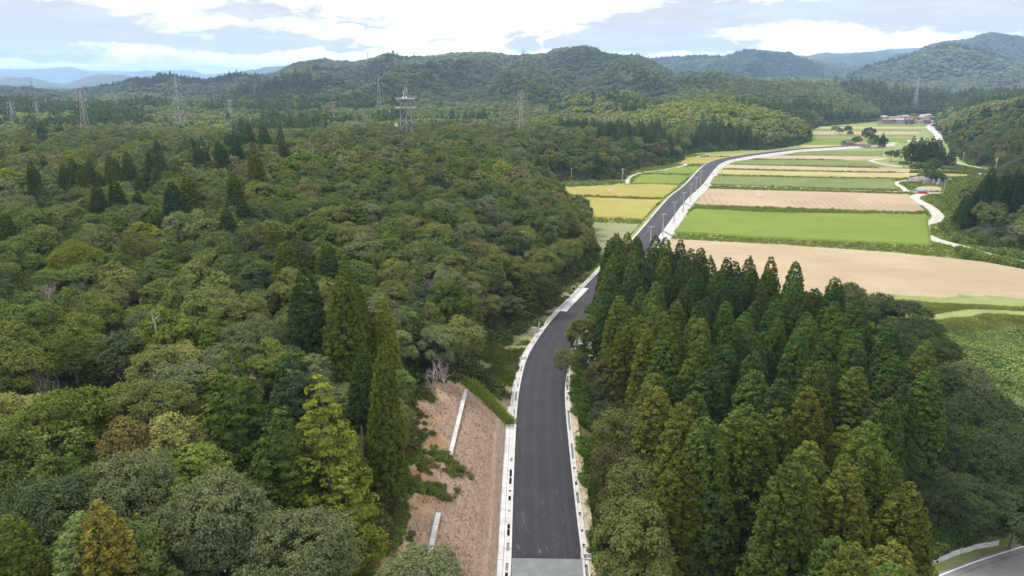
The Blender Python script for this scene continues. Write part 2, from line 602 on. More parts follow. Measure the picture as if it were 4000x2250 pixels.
def far_mat():
    m, T, b = new_mat('distant_forest', 0.95)
    p = world_pos(T)
    n1 = T.noise(p, 0.0016, 6, 0.62)
    n2 = T.noise(p, 0.02, 5, 0.7)
    c = T.mix(T.ramp(n1, 0.4, 0.6), (0.016, 0.026, 0.024), (0.036, 0.046, 0.032))
    c = T.mix(T.m('MULTIPLY', T.ramp(n2, 0.45, 0.65), 0.7), c, (0.05, 0.06, 0.04))
    T.put(b.inputs['Base Color'], c)
    bp = T.n('ShaderNodeBump')
    bp.inputs['Strength'].default_value = 1.0
    bp.inputs['Distance'].default_value = 9.0
    T.put(bp.inputs['Height'], n2)
    T.put(b.inputs['Normal'], bp.outputs[0])
    return m


LAND, FARM = land_mat(), far_mat()

# ---------------------------------------------------------------- terrain
AZW = math.radians(47)


def terrain(name, r_list, ncol, mat, label, rough=0.0):
    az = np.linspace(-AZW, AZW, ncol)
    R, A = np.meshgrid(r_list, az, indexing='ij')
    X, Y = R * np.sin(A), R * np.cos(A)
    Z = H(X, Y)
    if rough:
        Z = Z + fbm(X, Y, 60, 3, 8) * rough * sstep((R - 5600) / 600)
    V = np.stack([X.ravel(), Y.ravel(), Z.ravel()], 1)
    i = np.arange(len(r_list) - 1)[:, None] * ncol + np.arange(ncol - 1)[None, :]
    i = i.ravel()
    Fq = np.stack([i, i + 1, i + ncol + 1, i + ncol], 1)[:, ::-1]
    x, y = X.ravel(), Y.ravel()
    tone = None
    if r_list[0] < 1500:
        VC = np.vstack([VAL, VAL[:1]])
        dd = poly_near(VC, x, y)[0]
        ins = in_poly(VAL, x, y)
        grass = np.where(ins, 1.0, np.clip(1 - dd / 1.5, 0, 1))
        nn = fbm(x, y, 9, 3, 21)
        soil = np.clip(1 - np.abs(np.where(ins, -dd, dd)) / 5.0 + nn, 0, 1) * (y < 330) * (x < 40)
        grove = in_poly(GROVE_GROUND, x, y)
        grass = np.where(grove, 0.25, grass)
        tone = {'grass': grass, 'soil': soil}
    o = link(name, make_mesh(name, V, Fq, [mat], tone=tone, smooth=True))
    return tag(o, label, None, None, 'structure')


GROVE_GROUND = np.array([(8, 30), (10, 100), (16, 135), (24, 172), (40, 170), (66, 140), (60, 95), (46, 70), (40, 40)], float)
terrain('ground', np.concatenate([[2, 12], np.geomspace(20, 400, 380), np.geomspace(400, 2600, 260)[1:]]), 600, LAND,
        'valley floor and wooded hills under the forest')
terrain('mountain_terrain', np.geomspace(2590, 30000, 230), 620, FARM, 'blue hazy mountain ridges along the horizon', 9.0)


# ---------------------------------------------------------------- foliage meshes
def unit(v):
    return v / np.maximum(np.linalg.norm(v, axis=1, keepdims=True), 1e-9)


def leaf_quads(c, n, size, asp, R, nar=None):
    """rhombic leaf sprays: centres c, normals n"""
    N = len(c)
    n = unit(n)
    t = unit(np.cross(n, unit(R.normal(size=(N, 3)))))
    b = np.cross(n, t)
    s = np.asarray(size).reshape(-1, 1) * R.uniform(0.7, 1.3, (N, 1))
    V = np.stack([c + t * s, c + b * s * asp + t * s * .1, c - t * s, c - b * s * asp], 1).reshape(-1, 3)
    return V


def fib(n, R, lo=-0.2):
    k = np.arange(n) + 0.5
    z = 1 - (1 - lo) * k / n
    a = k * 2.39996 + R.uniform(0, 6)
    r = np.sqrt(np.clip(1 - z * z, 0, 1))
    return np.stack([r * np.cos(a), r * np.sin(a), z], 1)


def trunk_mb(h, r, R, lean=0.05, limbs=0, spread=2.5, z0=0.35):
    mb = MB()
    top = (R.normal() * lean * h, R.normal() * lean * h, h)
    mb.tube([(0, 0, -1.5), (0, 0, 0), (top[0] * .4, top[1] * .4, h * .5), top], [r * 1.3, r, r * .7, r * .25], 7)
    for i in range(limbs):
        f = R.uniform(z0, 0.85)
        a = i * 2.4 + R.uniform(-.4, .4)
        L = spread * R.uniform(.7, 1.1)
        p = (top[0] * f, top[1] * f, h * f)
        q = (p[0] + math.cos(a) * L * .5, p[1] + math.sin(a) * L * .5, p[2] + L * .35)
        e = (p[0] + math.cos(a) * L, p[1] + math.sin(a) * L, p[2] + L * R.uniform(.4, .8))
        mb.tube([p, q, e], [r * .45, r * .28, r * .08], 5)
    return mb


def broadleaf(R, rad=1.0, hgt=1.0, nl=26, nt=38, nleaf=6, leaf=.26, flat=.8, asp=.6, layered=0.0, spread=.20):
    """crown of lobes > tufts > leaves; about 8 m wide, 10.5 m high in unit size"""
    RX, RZ, cz = 4.0 * rad, 3.6 * hgt, 6.6 * hgt
    d = fib(nl, R, -0.6)
    d = unit(d + R.normal(size=d.shape) * .18)
    lc = d * np.array([RX * .72, RX * .72, RZ * .72]) * R.uniform(.8, 1.12, (nl, 1)) + np.array([0, 0, cz])
    lr = RX * R.uniform(.23, .37, nl)
    ltone = R.uniform(0, 1, nl)
    td = unit(R.normal(size=(nl * nt, 3)))
    li = np.repeat(np.arange(nl), nt)
    out = d[li]
    flip = (td * (out + np.array([0, 0, .9]))).sum(1) < -0.15
    td[flip] *= -1
    sc = lr[li][:, None] * np.array([1, 1, flat]) * R.uniform(.75, 1.1, (nl * nt, 1))
    tp = lc[li] + td * sc
    ttone = R.uniform(0, 1, nl * nt)
    k = np.repeat(np.arange(nl * nt), nleaf)
    lp = tp[k] + R.normal(size=(len(k), 3)) * np.array([1, 1, .6]) * spread
    nn = td[k] * .45 + np.array([0, 0, .5 + layered]) + unit(lp - tp[k]) * .45 + R.normal(size=(len(k), 3)) * .28
    V = leaf_quads(lp, nn, leaf, asp, R)
    tone = .30 * ltone[li][k] + .30 * ttone[k] + .40 * R.uniform(0, 1, len(k))
    return V, np.repeat(np.clip(tone, 0, 1), 4)


def conifer(R, h=20.0, rad=2.9, z0=.10, step=.62, tip=.55, nleaf=26, leaf=.19, power=.72, droop=0.0, gap=1.0, flat=.9, asp=.55, loose=0.0):
    """cone of rounded foliage pompoms set in whorls"""
    C, Rr, Dd, Tn = [], [], [], []
    z = h * z0
    z0b = z0
    ph = R.uniform(0, 6)
    while z < h - .15:
        f = (z - h * z0) / (h * (1 - z0))
        rr = rad * (1 - f) ** power * R.uniform(.9, 1.08)
        rr *= min(1.0, .72 + f * 2.5)
        n = max(1, int(2 * math.pi * rr / (tip * 1.55 * gap)))
        for i in range(n):
            a = ph + 2 * math.pi * i / n + R.uniform(-.25, .25)
            q = rr * R.uniform(.88, 1.03 + loose) if n > 1 else 0
            C.append((math.cos(a) * q, math.sin(a) * q, z + R.uniform(-.3, .3) * step - droop * q))
            Rr.append(tip * R.uniform(.75, 1.25) * (.72 + .4 * (1 - f)))
            Dd.append((math.cos(a), math.sin(a), .45))
            Tn.append(R.uniform())
        if rr > 1.2:
            m = int(n * .5)
            for i in range(m):
                a = R.uniform(0, 6.28)
                q = rr * R.uniform(.35, .7)
                C.append((math.cos(a) * q, math.sin(a) * q, z + R.uniform(-.3, .5)))
                Rr.append(tip)
                Dd.append((math.cos(a), math.sin(a), .45))
                Tn.append(R.uniform(0, .4))
        ph += 1.9
        z += step * (0.6 + .5 * (1 - f))
    C, Rr, Dd, Tn = map(np.array, (C, Rr, Dd, Tn))
    k = np.repeat(np.arange(len(C)), nleaf)
    d = unit(R.normal(size=(len(k), 3)))
    fl = (d * (Dd[k] + np.array([0, 0, .5]))).sum(1) < -.2
    d[fl] *= -1
    lp = C[k] + d * Rr[k][:, None] * np.array([1, 1, flat]) * R.uniform(.6, 1.0, (len(k), 1))
    nn = d * .9 + np.array([0, 0, .35]) + R.normal(size=(len(k), 3)) * .28
    V = leaf_quads(lp, nn, leaf, asp, R)
    tone = .45 * Tn[k] + .55 * R.uniform(0, 1, len(k))
    return V, np.repeat(np.clip(tone, 0, 1), 4)


def quads(V):
    return np.arange(len(V)).reshape(-1, 4)


LIB = {}


def add_lib(key, V, tone, trunk=None, barkmat=None):
    """crown mesh, trunk mesh and the two joined (for mass use)"""
    q = quads(V)
    crown = make_mesh(key + '_crown', V, q, [FOL], tone=tone)
    joined = crown
    tm = None
    if trunk is not None:
        tm = trunk.mesh(key + '_trunk', barkmat or BARK)
        tv = np.array(trunk.V)
        f4 = np.array([f for f in trunk.F if len(f) == 4]) + len(V)
        joined = make_mesh(key + '_tree', np.vstack([V, tv]), np.vstack([q, f4]), [FOL, barkmat or BARK],
                           mi=np.r_[np.zeros(len(q)), np.ones(len(f4))], tone=np.r_[tone, np.full(len(tv), .5)])
    LIB[key] = (crown, tm, joined)


def build_lib():
    for i in range(5):            # near broadleaf trees
        R = np.random.default_rng(100 + i)
        V, t = broadleaf(R, rad=R.uniform(.9, 1.1), hgt=R.uniform(.92, 1.1), nl=[24, 34, 28, 40, 18][i], nt=[40, 30, 36, 28, 50][i], nleaf=17, leaf=[.145, .135, .155, .14, .15][i],
                         layered=[0, .3, 0, .5, .2][i], flat=[.85, .72, .88, .7, .8][i])
        add_lib('broad_near%d' % i, V, t, trunk_mb(7.5, .22, R, .04, 6, 2.8))
    for i in range(2):            # sparse crowns with branches showing
        R = np.random.default_rng(180 + i)
        V, t = broadleaf(R, rad=1.05, hgt=1.0, nl=30, nt=17, nleaf=13, leaf=.14, flat=.6, spread=.26)
        add_lib('broad_near%d' % (5 + i), V, t, trunk_mb(9.2, .2, R, .05, 14, 3.6, .25))
    for i in range(3):            # big oaks close to the camera
        R = np.random.default_rng(160 + i)
        V, t = broadleaf(R, rad=1.35, hgt=1.15, nl=[52, 64, 44][i], nt=36, nleaf=18, leaf=.14, spread=.24, flat=.8, asp=.5)
        add_lib('oak%d' % i, V, t, trunk_mb(8.5, .28, R, .04, 7, 3.6))
    for i in range(4):
        R = np.random.default_rng(120 + i)
        V, t = broadleaf(R, rad=R.uniform(.9, 1.1), hgt=R.uniform(.92, 1.08), nl=[20, 26, 16, 30][i], nt=15, nleaf=9, leaf=.29, spread=.3, layered=[0, .3, 0, .4][i], flat=[.85, .78, .9, .8][i])
        add_lib('broad_mid%d' % i, V, t, trunk_mb(7, .22, R, .04))
    for i in range(3):
        R = np.random.default_rng(140 + i)
        V, t = broadleaf(R, nl=13, nt=7, nleaf=3, leaf=.8, asp=.75, spread=.4)
        add_lib('broad_far%d' % i, V, t)
    for i in range(5):            # near cedars
        R = np.random.default_rng(200 + i)
        V, t = conifer(R, h=20, rad=[3.2, 3.4, 3.0, 3.5, 3.3][i], nleaf=32, leaf=.155, tip=[.50, .55, .47, .58, .52][i], gap=.98, step=.66, power=[.57, .64, .53, .68, .60][i])
        add_lib('cedar_near%d' % i, V, t, trunk_mb(17, .22, R, .004))
    for i in range(3):
        R = np.random.default_rng(220 + i)
        V, t = conifer(R, h=20, rad=3.1, nleaf=12, leaf=.34, tip=.7, step=.95, power=.75)
        add_lib('cedar_mid%d' % i, V, t, trunk_mb(18, .24, R, .004))
    for i in range(2):
        R = np.random.default_rng(240 + i)
        V, t = conifer(R, h=20, rad=3.1, nleaf=4, leaf=.85, tip=.9, step=2.0, power=.8, asp=.7)
        add_lib('cedar_far%d' % i, V, t)
    for i in range(3):            # loose, broad cypress like conifers
        R = np.random.default_rng(260 + i)
        V, t = conifer(R, h=14, rad=3.3, z0=.12, step=1.0, tip=.85, nleaf=44, leaf=.19, power=.85, droop=.14, gap=.85, flat=.42, loose=.12)
        add_lib('cypress_near%d' % i, V, t, trunk_mb(13.2, .18, R, .01))


build_lib()

# ---------------------------------------------------------------- where things stand
def gpoly(pts, z=0.0):
    return np.array([G(p[0], p[1], z)[:2] for p in pts])


PAL = {'olive': (.100, .115, .044), 'grey': (.102, .122, .068), 'dark': (.055, .078, .040), 'yellow': (.125, .150, .028), 'brown': (.108, .106, .058),
       'bright': (.080, .124, .032), 'mid': (.072, .103, .038), 'cedar': (.036, .058, .021), 'cedar_olive': (.070, .090, .022), 'cedar_green': (.052, .082, .024),
       'blue': (.034, .058, .034), 'rust': (.115, .098, .042), 'golden': (.14, .125, .03), 'paleyellow': (.19, .20, .075), 'pale': (.12, .165, .06), 'purple': (.085, .062, .058)}


def grid(r0, r1, step, a0=-40, a1=40, seed=0):
    R = np.random.default_rng(500 + seed)
    x0, x1 = -r1 * math.sin(math.radians(45)), r1 * math.sin(math.radians(45))
    xs = np.arange(x0, x1, step)
    ys = np.arange(0, r1, step)
    X, Y = np.meshgrid(xs, ys)
    X = X + (np.arange(len(ys)) % 2)[:, None] * step * .5
    X, Y = X.ravel(), Y.ravel()
    X = X + R.uniform(-.36, .36, X.shape) * step
    Y = Y + R.uniform(-.36, .36, X.shape) * step
    r, a = np.hypot(X, Y), np.degrees(np.arctan2(X, Y))
    m = (r >= r0) & (r < r1) & (a > a0) & (a < a1)
    return X[m], Y[m], R


# horizon profile of bare ground, used to skip what no view could show
_az = np.radians(np.linspace(-46, 46, 461))
_rr = np.geomspace(25, 9000, 700)
_A, _R = np.meshgrid(_az, _rr)
_Z = H(_R * np.sin(_A), _R * np.cos(_A))
_E = (_Z + 4 - CAMZ) / _R
_EM = np.maximum.accumulate(_E, 0)


def visible(x, y, z, h, margin=10.0):
    r = np.hypot(x, y)
    a = np.arctan2(x, y)
    ai = np.clip(np.round((a - _az[0]) / (_az[1] - _az[0])).astype(int), 0, len(_az) - 1)
    ri = np.clip(np.searchsorted(_rr, r) - 4, 0, len(_rr) - 1)
    e = (z + h + margin - CAMZ) / r
    return e > _EM[ri, ai] - 1e-4


def tree_species(x, y, R):
    """0 broadleaf, 1 cedar, 2 cypress, with a colour for each tree"""
    n = len(x)
    r = np.hypot(x, y)
    c1 = np.where(r < 1200, fbm(x, y, 95, 3, 31), fbm(x, y, 300, 4, 35)) + fbm(x, y, 700, 2, 33) * .35
    a = np.degrees(np.arctan2(x, y))
    # plantations the photograph shows: beside the valley left of the new road, and behind the fields
    near_val = np.exp(-np.minimum(poly_near(np.vstack([VAL, VAL[:1]]), x, y)[0], 400) / 28.0)
    bias = .55 * near_val * (r > 380) * (a > 0)
    thr = np.where(r < 250, .36, np.where(r < 480, .2, np.where(r < 1500, .27, .25)))
    bias = bias * (a < 25) - 1.0 * ((a > 25) & (r < 330))
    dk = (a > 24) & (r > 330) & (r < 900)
    sp = np.where(c1 + bias + R.normal(size=n) * .07 > thr, 1, 0)
    sp = np.where((sp == 0) & (R.uniform(size=n) < np.where(r < 300, .07, .03)), 2, sp)
    q = R.uniform(size=n)
    cn = fbm(x, y, 60, 3, 41) * .8 + R.normal(size=n) * .35
    names = np.where(cn < -.55, 'dark', np.where(cn < -.2, 'mid', np.where(cn < .15, 'olive', np.where(cn < .45, 'grey', np.where(cn < .62, 'brown', np.where(cn < .8, 'bright', 'yellow'))))))
    bright = np.exp(-(((a - 14) / 7.0) ** 2 + ((r - 1000) / 230.0) ** 2))  # sunlit patch of the wooded rise, put into the crown colour
    lower_left = np.exp(-(((a + 29) / 10.0) ** 2 + ((r - 92) / 36.0) ** 2))
    col_ = np.array([PAL[k] for k in names])
    yb = np.array(PAL['yellow'])
    w = np.clip(bright * 1.1, 0, .8)[:, None]
    col_ = col_ * (1 - w) + yb * w * 1.0
    w = (np.clip(lower_left * 1.2, 0, 1) * (R.uniform(size=n) < .7) * .8)[:, None]
    col_ = col_ * (1 - w) + np.array((.10, .135, .026)) * w
    ced = np.array(PAL['cedar'])[None] * (1 - q[:, None]) + np.array(PAL['cedar_green'])[None] * q[:, None]
    cyp = np.array(PAL['bright'])[None] * (1 - q[:, None]) + np.array(PAL['cedar_olive'])[None] * q[:, None]
    col_ = np.where(sp[:, None] == 1, ced, np.where(sp[:, None] == 2, cyp, col_))
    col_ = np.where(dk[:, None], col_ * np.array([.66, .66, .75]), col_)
    col_ = col_ * np.where((sp == 1) & (r < 480), 1.05, 1.13)[:, None]
    # crown colour brightened beyond the plateau, in place of sunlight
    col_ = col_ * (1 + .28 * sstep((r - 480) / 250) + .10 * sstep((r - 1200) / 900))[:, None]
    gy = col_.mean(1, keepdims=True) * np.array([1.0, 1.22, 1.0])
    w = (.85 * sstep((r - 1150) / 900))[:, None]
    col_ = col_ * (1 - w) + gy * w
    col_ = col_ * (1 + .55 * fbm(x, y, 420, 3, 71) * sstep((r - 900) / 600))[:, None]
    col_ = col_ * R.uniform(.82, 1.2, (n, 1))
    return sp, col_, names


# ---- scatter through geometry nodes ------------------------------------------------
def scatter(name, pts, rot, scl, idx, tint, meshes, label, cat):
    me = bpy.data.meshes.new(name)
    me.vertices.add(len(pts))
    me.vertices.foreach_set('co', np.asarray(pts, np.float32).ravel())
    a = me.attributes.new('rot', 'FLOAT_VECTOR', 'POINT'); a.data.foreach_set('vector', np.asarray(rot, np.float32).ravel())
    a = me.attributes.new('scl', 'FLOAT_VECTOR', 'POINT'); a.data.foreach_set('vector', np.asarray(scl, np.float32).ravel())
    a = me.attributes.new('idx', 'INT', 'POINT'); a.data.foreach_set('value', np.asarray(idx, np.int32))
    a = me.attributes.new('tint', 'FLOAT_VECTOR', 'POINT'); a.data.foreach_set('vector', np.asarray(tint, np.float32).ravel())
    o = link(name, me)
    src = bpy.data.collections.new(name + '_source')
    for i, m in enumerate(meshes):
        s = bpy.data.objects.new('%s_source_%02d' % (name, i), m)
        src.objects.link(s)
    ng = bpy.data.node_groups.new(name + '_nodes', 'GeometryNodeTree')
    ng.interface.new_socket(name='Geometry', in_out='INPUT', socket_type='NodeSocketGeometry')
    ng.interface.new_socket(name='Geometry', in_out='OUTPUT', socket_type='NodeSocketGeometry')
    gi, go = ng.nodes.new('NodeGroupInput'), ng.nodes.new('NodeGroupOutput')
    iop = ng.nodes.new('GeometryNodeInstanceOnPoints')
    ci = ng.nodes.new('GeometryNodeCollectionInfo')
    ci.inputs['Collection'].default_value = src
    ci.inputs['Separate Children'].default_value = True
    ci.inputs['Reset Children'].default_value = True
    def na(nm, t):
        q = ng.nodes.new('GeometryNodeInputNamedAttribute')
        q.data_type = t
        q.inputs[0].default_value = nm
        return q.outputs[0]
    L = ng.links.new
    L(gi.outputs[0], iop.inputs['Points'])
    L(ci.outputs[0], iop.inputs['Instance'])
    iop.inputs['Pick Instance'].default_value = True
    L(na('idx', 'INT'), iop.inputs['Instance Index'])
    e2r = ng.nodes.new('FunctionNodeEulerToRotation')
    L(na('rot', 'FLOAT_VECTOR'), e2r.inputs[0])
    L(e2r.outputs[0], iop.inputs['Rotation'])
    L(na('scl', 'FLOAT_VECTOR'), iop.inputs['Scale'])
    L(iop.outputs[0], go.inputs[0])
    md = o.modifiers.new('scatter', 'NODES')
    md.node_group = ng
    return tag(o, label, cat, None, 'stuff')


N_SINGLE = {'b': 292, 'c': 292}


def build_forest():
    parts = []
    # r0, r1, spacing, scale of crowns
    for k, (r0, r1, st, cs) in enumerate([(20, 260, 5.3, .86), (260, 700, 6.2, .95), (700, 1500, 7.6, 1.12), (1500, 2900, 9.5, 1.35), (2900, 5600, 15, 2.0)]):
        x, y, R = grid(r0, r1, st, seed=k)
        if r1 < 1600:
            dd = poly_near(np.vstack([VAL, VAL[:1]]), x, y)[0]
            ok = ~in_poly(VAL, x, y) & (dd > np.where((y > 128) & (y < 260) & (x < 40), .6, 2.2))
            x, y = x[ok], y[ok]
        z = H(x, y)
        v = visible(x, y, z, 12 * cs)
        x, y, z = x[v], y[v], z[v]
        sp, tint, nm = tree_species(x, y, R)
        s = cs * R.uniform(.78, 1.22, len(x))
        sz = s * R.uniform(.82, 1.28, len(x)) / np.where(cs > 1.1, cs ** .55, 1)
        if r0 < 100:
            _, lat, pos = poly_near(ROAD, x, y)
            slope = (lat < SLOPE_W(y) + 1.8) & (y < 118) & (lat > 0)
            drop = slope
            # keep the taller trees off the camera
            drop |= (np.hypot(x, y) < 34)
            if k == 0:
                dn = poly_near(np.vstack([VAL, VAL[:1]]), x, y)[0]
                drop |= (dn < 3.2) & (x > 100)
            # leave room for the trees placed by hand
            for (hx, hy, hr) in HAND:
                drop |= (np.hypot(x - hx, y - hy) < hr)
            x, y, z, sp, tint, s, sz = [q[~drop] for q in (x, y, z, sp, tint, s, sz)]
            nm = nm[~drop]
        parts.append((x, y, z, sp, tint, s, sz, nm, k))
    return parts


def SLOPE_W(y):
    return np.interp(y, [30, 50, 66, 75, 86, 94, 104, 112], [21, 21, 17, 15.5, 17.5, 19.5, 17, 9]) + fbm(np.asarray(y, float), 0 * np.asarray(y, float), 6, 2, 3) * 1.5


def top_hit(px, py, h, r0=30, r1=2500):
    d = px_dir(px, py)
    hd = math.hypot(d[0], d[1])
    r = np.geomspace(r0, r1, 1200)
    s = r / hd
    z = CAMZ + d[2] * s
    g = H(d[0] * s, d[1] * s)
    b = np.nonzero(z < g + h)[0]
    i = b[0] if len(b) else len(r) - 1
    return d[0] * s[i], d[1] * s[i], g[i]


D = 1.5528
# display pixel of the tip, height, crown radius, kind, colour, words that single it out
HANDLIST = [
    (195, 418, 17, 3.4, 'c', 'cedar_olive', 'tall cedar with rounded top at the left end of the row of dark cedars'),
    (240, 455, 15, 3.0, 'c', 'cedar', 'dark cedar right beside the tallest one of the left forest row'),
    (290, 452, 16, 3.4, 'c', 'cedar', 'dark cedar between two shorter ones in the left forest row'),
    (345, 480, 12, 2.6, 'c', 'cedar', 'short dark cedar closing the left forest row on the right'),
    (60, 365, 12, 4.0, 'c', 'cedar', 'bushy dark cedar alone near the left edge of the forest'),
    (215, 380, 12, 2.6, 'c', 'cedar_olive', 'slim dark cedar above the left forest row'),
    (395, 350, 18, 3.2, 'c', 'cedar', 'tall dark cedar at the left of the upper cedar cluster'),
    (480, 345, 17, 3.0, 'c', 'cedar', 'dark cedar second from the left in the upper cedar cluster'),
    (510, 365, 17, 3.2, 'c', 'cedar_green', 'dark cedar in the middle of the upper cedar cluster'),
    (560, 362, 18, 3.4, 'c', 'cedar', 'wide dark cedar right of the middle in the upper cluster'),
    (600, 355, 17, 3.0, 'c', 'cedar', 'dark cedar with narrow tip in the upper cedar cluster'),
    (640, 370, 20, 4.0, 'c', 'cedar_olive', 'broad dark cedar at the right end of the upper cluster'),
    (430, 455, 17, 3.8, 'c', 'blue', 'bluish green cedar sloping down to the right'),
    (475, 440, 17, 4.0, 'c', 'cedar_olive', 'olive cedar behind the bluish green one'),
    (585, 430, 17, 3.4, 'c', 'cedar_green', 'cedar next to the purple bare tree'),
    (612, 495, 14, 3.0, 'c', 'cedar', 'dark cedar in front of the one by the purple bare tree'),
    (568, 520, 15, 3.0, 'c', 'cedar', 'dark pointed cedar standing apart below the cedar clusters'),
    (505, 505, 14, 2.8, 'c', 'cedar', 'small dark cedar left of the pointed one standing apart'),
    (690, 555, 15, 3.6, 'c', 'cedar_olive', 'olive cedar at the upper end of the diagonal cedar line'),
    (715, 605, 15, 3.6, 'c', 'cedar_olive', 'lighter olive cedar in the middle of the diagonal line'),
    (820, 605, 14, 3.2, 'c', 'cedar_green', 'green cedar set back right of the diagonal line'),
    (760, 670, 18, 4.0, 'c', 'cedar', 'massive dark cedar in the centre of the left forest'),
    (850, 680, 19, 3.6, 'c', 'cedar_olive', 'tall olive cedar with narrow tip right of the massive one'),
    (885, 700, 17, 3.6, 'c', 'cedar_olive', 'olive cedar leaning on the tall narrow tipped one'),
    (970, 745, 15, 2.4, 'c', 'yellow', 'slender yellow green larch above the cut slope'),
    (955, 870, 19, 2.5, 'c', 'cedar_olive', 'thin olive cedar with bare lower trunk beside the cut slope'),
    (905, 880, 15, 2.8, 'c', 'cedar', 'dark cedar left of the one with bare trunk'),
    (1050, 780, 10, 2.4, 'y', 'blue', 'small bluish cypress among broadleaf trees above the cut slope'),
    (527, 772, 12, 3.0, 'y', 'bright', 'vivid green cypress standing out in the middle of the forest'),
    (560, 862, 17, 4.4, 'y', 'cedar_green', 'large broad green cypress with layered branches'),
    (740, 860, 15, 4.0, 'y', 'blue', 'blue green cypress behind the yellow green one'),
    (815, 945, 18, 4.4, 'y', 'yellow', 'tall yellow green cypress with hanging branches'),
    (695, 1010, 15, 4.2, 'y', 'cedar_green', 'dark green cypress left of the tall yellow green one'),
    (865, 1195, 10, 3.2, 'y', 'yellow', 'yellow green cypress at the lower left corner of the cut slope'),
    (450, 1190, 11, 2.6, 'y', 'bright', 'bright green cypress squeezed between grey green oaks'),
    (180, 1130, 10, 2.2, 'y', 'bright', 'small bright green cypress near the left edge'),
    (165, 1290, 15, 3.4, 'c', 'pale', 'pale green cedar at the bottom edge on the left'),
    (245, 1255, 16, 3.4, 'c', 'golden', 'golden brown cedar next to the pale green one at the bottom'),
    (20, 1300, 15, 3.4, 'c', 'cedar_olive', 'dark olive cedar in the lower left corner'),
    (440, 1420, 10, 2.4, 'c', 'cedar_green', 'cedar tip showing at the bottom edge left of centre'),
    (45, 990, 9, 3.2, 'b', 'paleyellow', 'pale yellow broadleaf tree at the left edge'),
    (185, 600, 12, 4.6, 'b', 'yellow', 'yellow green broadleaf tree behind the bleached dead tree'),
    (440, 850, 9, 3.2, 'b', 'paleyellow', 'small pale yellow tree left of the vivid green cypress'),
    (450, 1040, 10, 3.6, 'b', 'paleyellow', 'pale yellow tree above the grey green oak'),
    (290, 1060, 10, 3.6, 'b', 'rust', 'rust brown broadleaf tree in the lower left forest'),
    (560, 1200, 13, 4.9, 'b', 'grey', 'huge grey green oak at the bottom left of the cut slope'),
    (780, 1290, 12, 4.6, 'b', 'grey', 'wide grey green oak at the bottom edge'),
    (1030, 1400, 8, 4.0, 'b', 'grey', 'grey green oak crown overlapping the foot of the lower drain'),
    (340, 1150, 12, 4.7, 'b', 'grey', 'grey green oak with drooping leaves in the lower left'),
    (100, 1190, 12, 4.8, 'b', 'dark', 'dark grey green oak near the left edge'),
    (630, 790, 11, 4.4, 'b', 'grey', 'grey green oak below the massive dark cedar'),
    (440, 905, 11, 4.0, 'b', 'grey', 'ash grey tree left of the large broad cypress'),
]
HAND = []
_hand = []
DEADLIST = [
    (115, 640, 13, 'large bleached dead tree with forked trunk at the left', 0), (190, 640, 11, 'leaning dead trunk right of the forked one', 0), (80, 455, 12, 'pale bare tree at the upper left', 0),
    (20, 510, 13, 'greyish purple bare tree at the left edge', 1), (160, 465, 11, 'low bare tree before the tall rounded cedar', 0), (535, 450, 15, 'purple bare tree between dark cedars', 1),
    (340, 545, 11, 'purplish bare bush like tree in mid forest', 1), (700, 460, 12, 'thin grey dead tree right of the cedar cluster', 0), (1065, 635, 13, 'grey bare tree on the forest edge above the bend', 0),
    (1045, 695, 11, 'low grey bare tree under the one at the forest edge', 1), (230, 770, 10, 'bare tree among yellow green crowns', 0), (300, 840, 10, 'bleached branches in the yellow green thicket', 0),
    (200, 910, 10, 'second bleached tree in the yellow green thicket', 0), (70, 860, 10, 'bleached tree at the left of the thicket', 0), (270, 690, 10, 'grey dead tree beside an ash green crown', 0),
    (630, 860, 11, 'bare twigs behind the broad cypress', 0), (1120, 850, 9, 'pale forked bare tree above the notch', 0), (1085, 870, 8, 'leaning bare tree above the notch', 0),
    (2545, 950, 11, 'bare tree at the right edge among the vines', 0), (290, 330, 12, 'faint purple bare tree far back on the left', 1), (690, 314, 12, 'purple bare tree far back near the middle', 1)]
for (dx, dy, h, lab, pp) in DEADLIST:
    x, y, z = top_hit(dx * D, dy * D, h)
    ln_ = math.hypot(x, y)
    HAND.append((x - x / ln_ * 3.2, y - y / ln_ * 3.2, 3.7))
for (dx, dy, h, rad, kind, colr, words_) in HANDLIST:
    x, y, z = top_hit(dx * D, dy * D, h)
    HAND.append((x, y, rad * .95))
    _hand.append((x, y, z, h, rad, kind, colr, words_))

ORD = ['leftmost', 'second from the left', 'third from the left', 'fourth from the left', 'fifth from the left', 'sixth from the left', 'seventh from the left',
       'eighth from the left', 'ninth from the left', 'tenth from the left'] + [w + ' from the left' for w in ('eleventh', 'twelfth', 'thirteenth', 'fourteenth', 'fifteenth', 'sixteenth', 'seventeenth', 'eighteenth', 'nineteenth', 'twentieth', '21st', '22nd', '23rd', '24th', '25th', '26th', '27th', '28th', '29th', '30th')]
COUNT = {'c': 0, 'b': 0}
_key_near = {'b': ['broad_near%d' % i for i in range(7)], 'c': ['cedar_near%d' % i for i in range(5)], 'y': ['cypress_near%d' % i for i in range(3)]}
_unit_h = {'b': 10.4, 'c': 20.0, 'y': 14.0}
_unit_r = {'b': 4.0, 'c': 3.3, 'y': 3.3}
_names = {'b': ('broadleaf_tree', 'tree', 'broadleaf trees of the woodland'), 'c': ('cedar_tree', 'cedar', 'cedar trees'), 'y': ('cypress_tree', 'cypress', 'cypress trees of the woodland')}


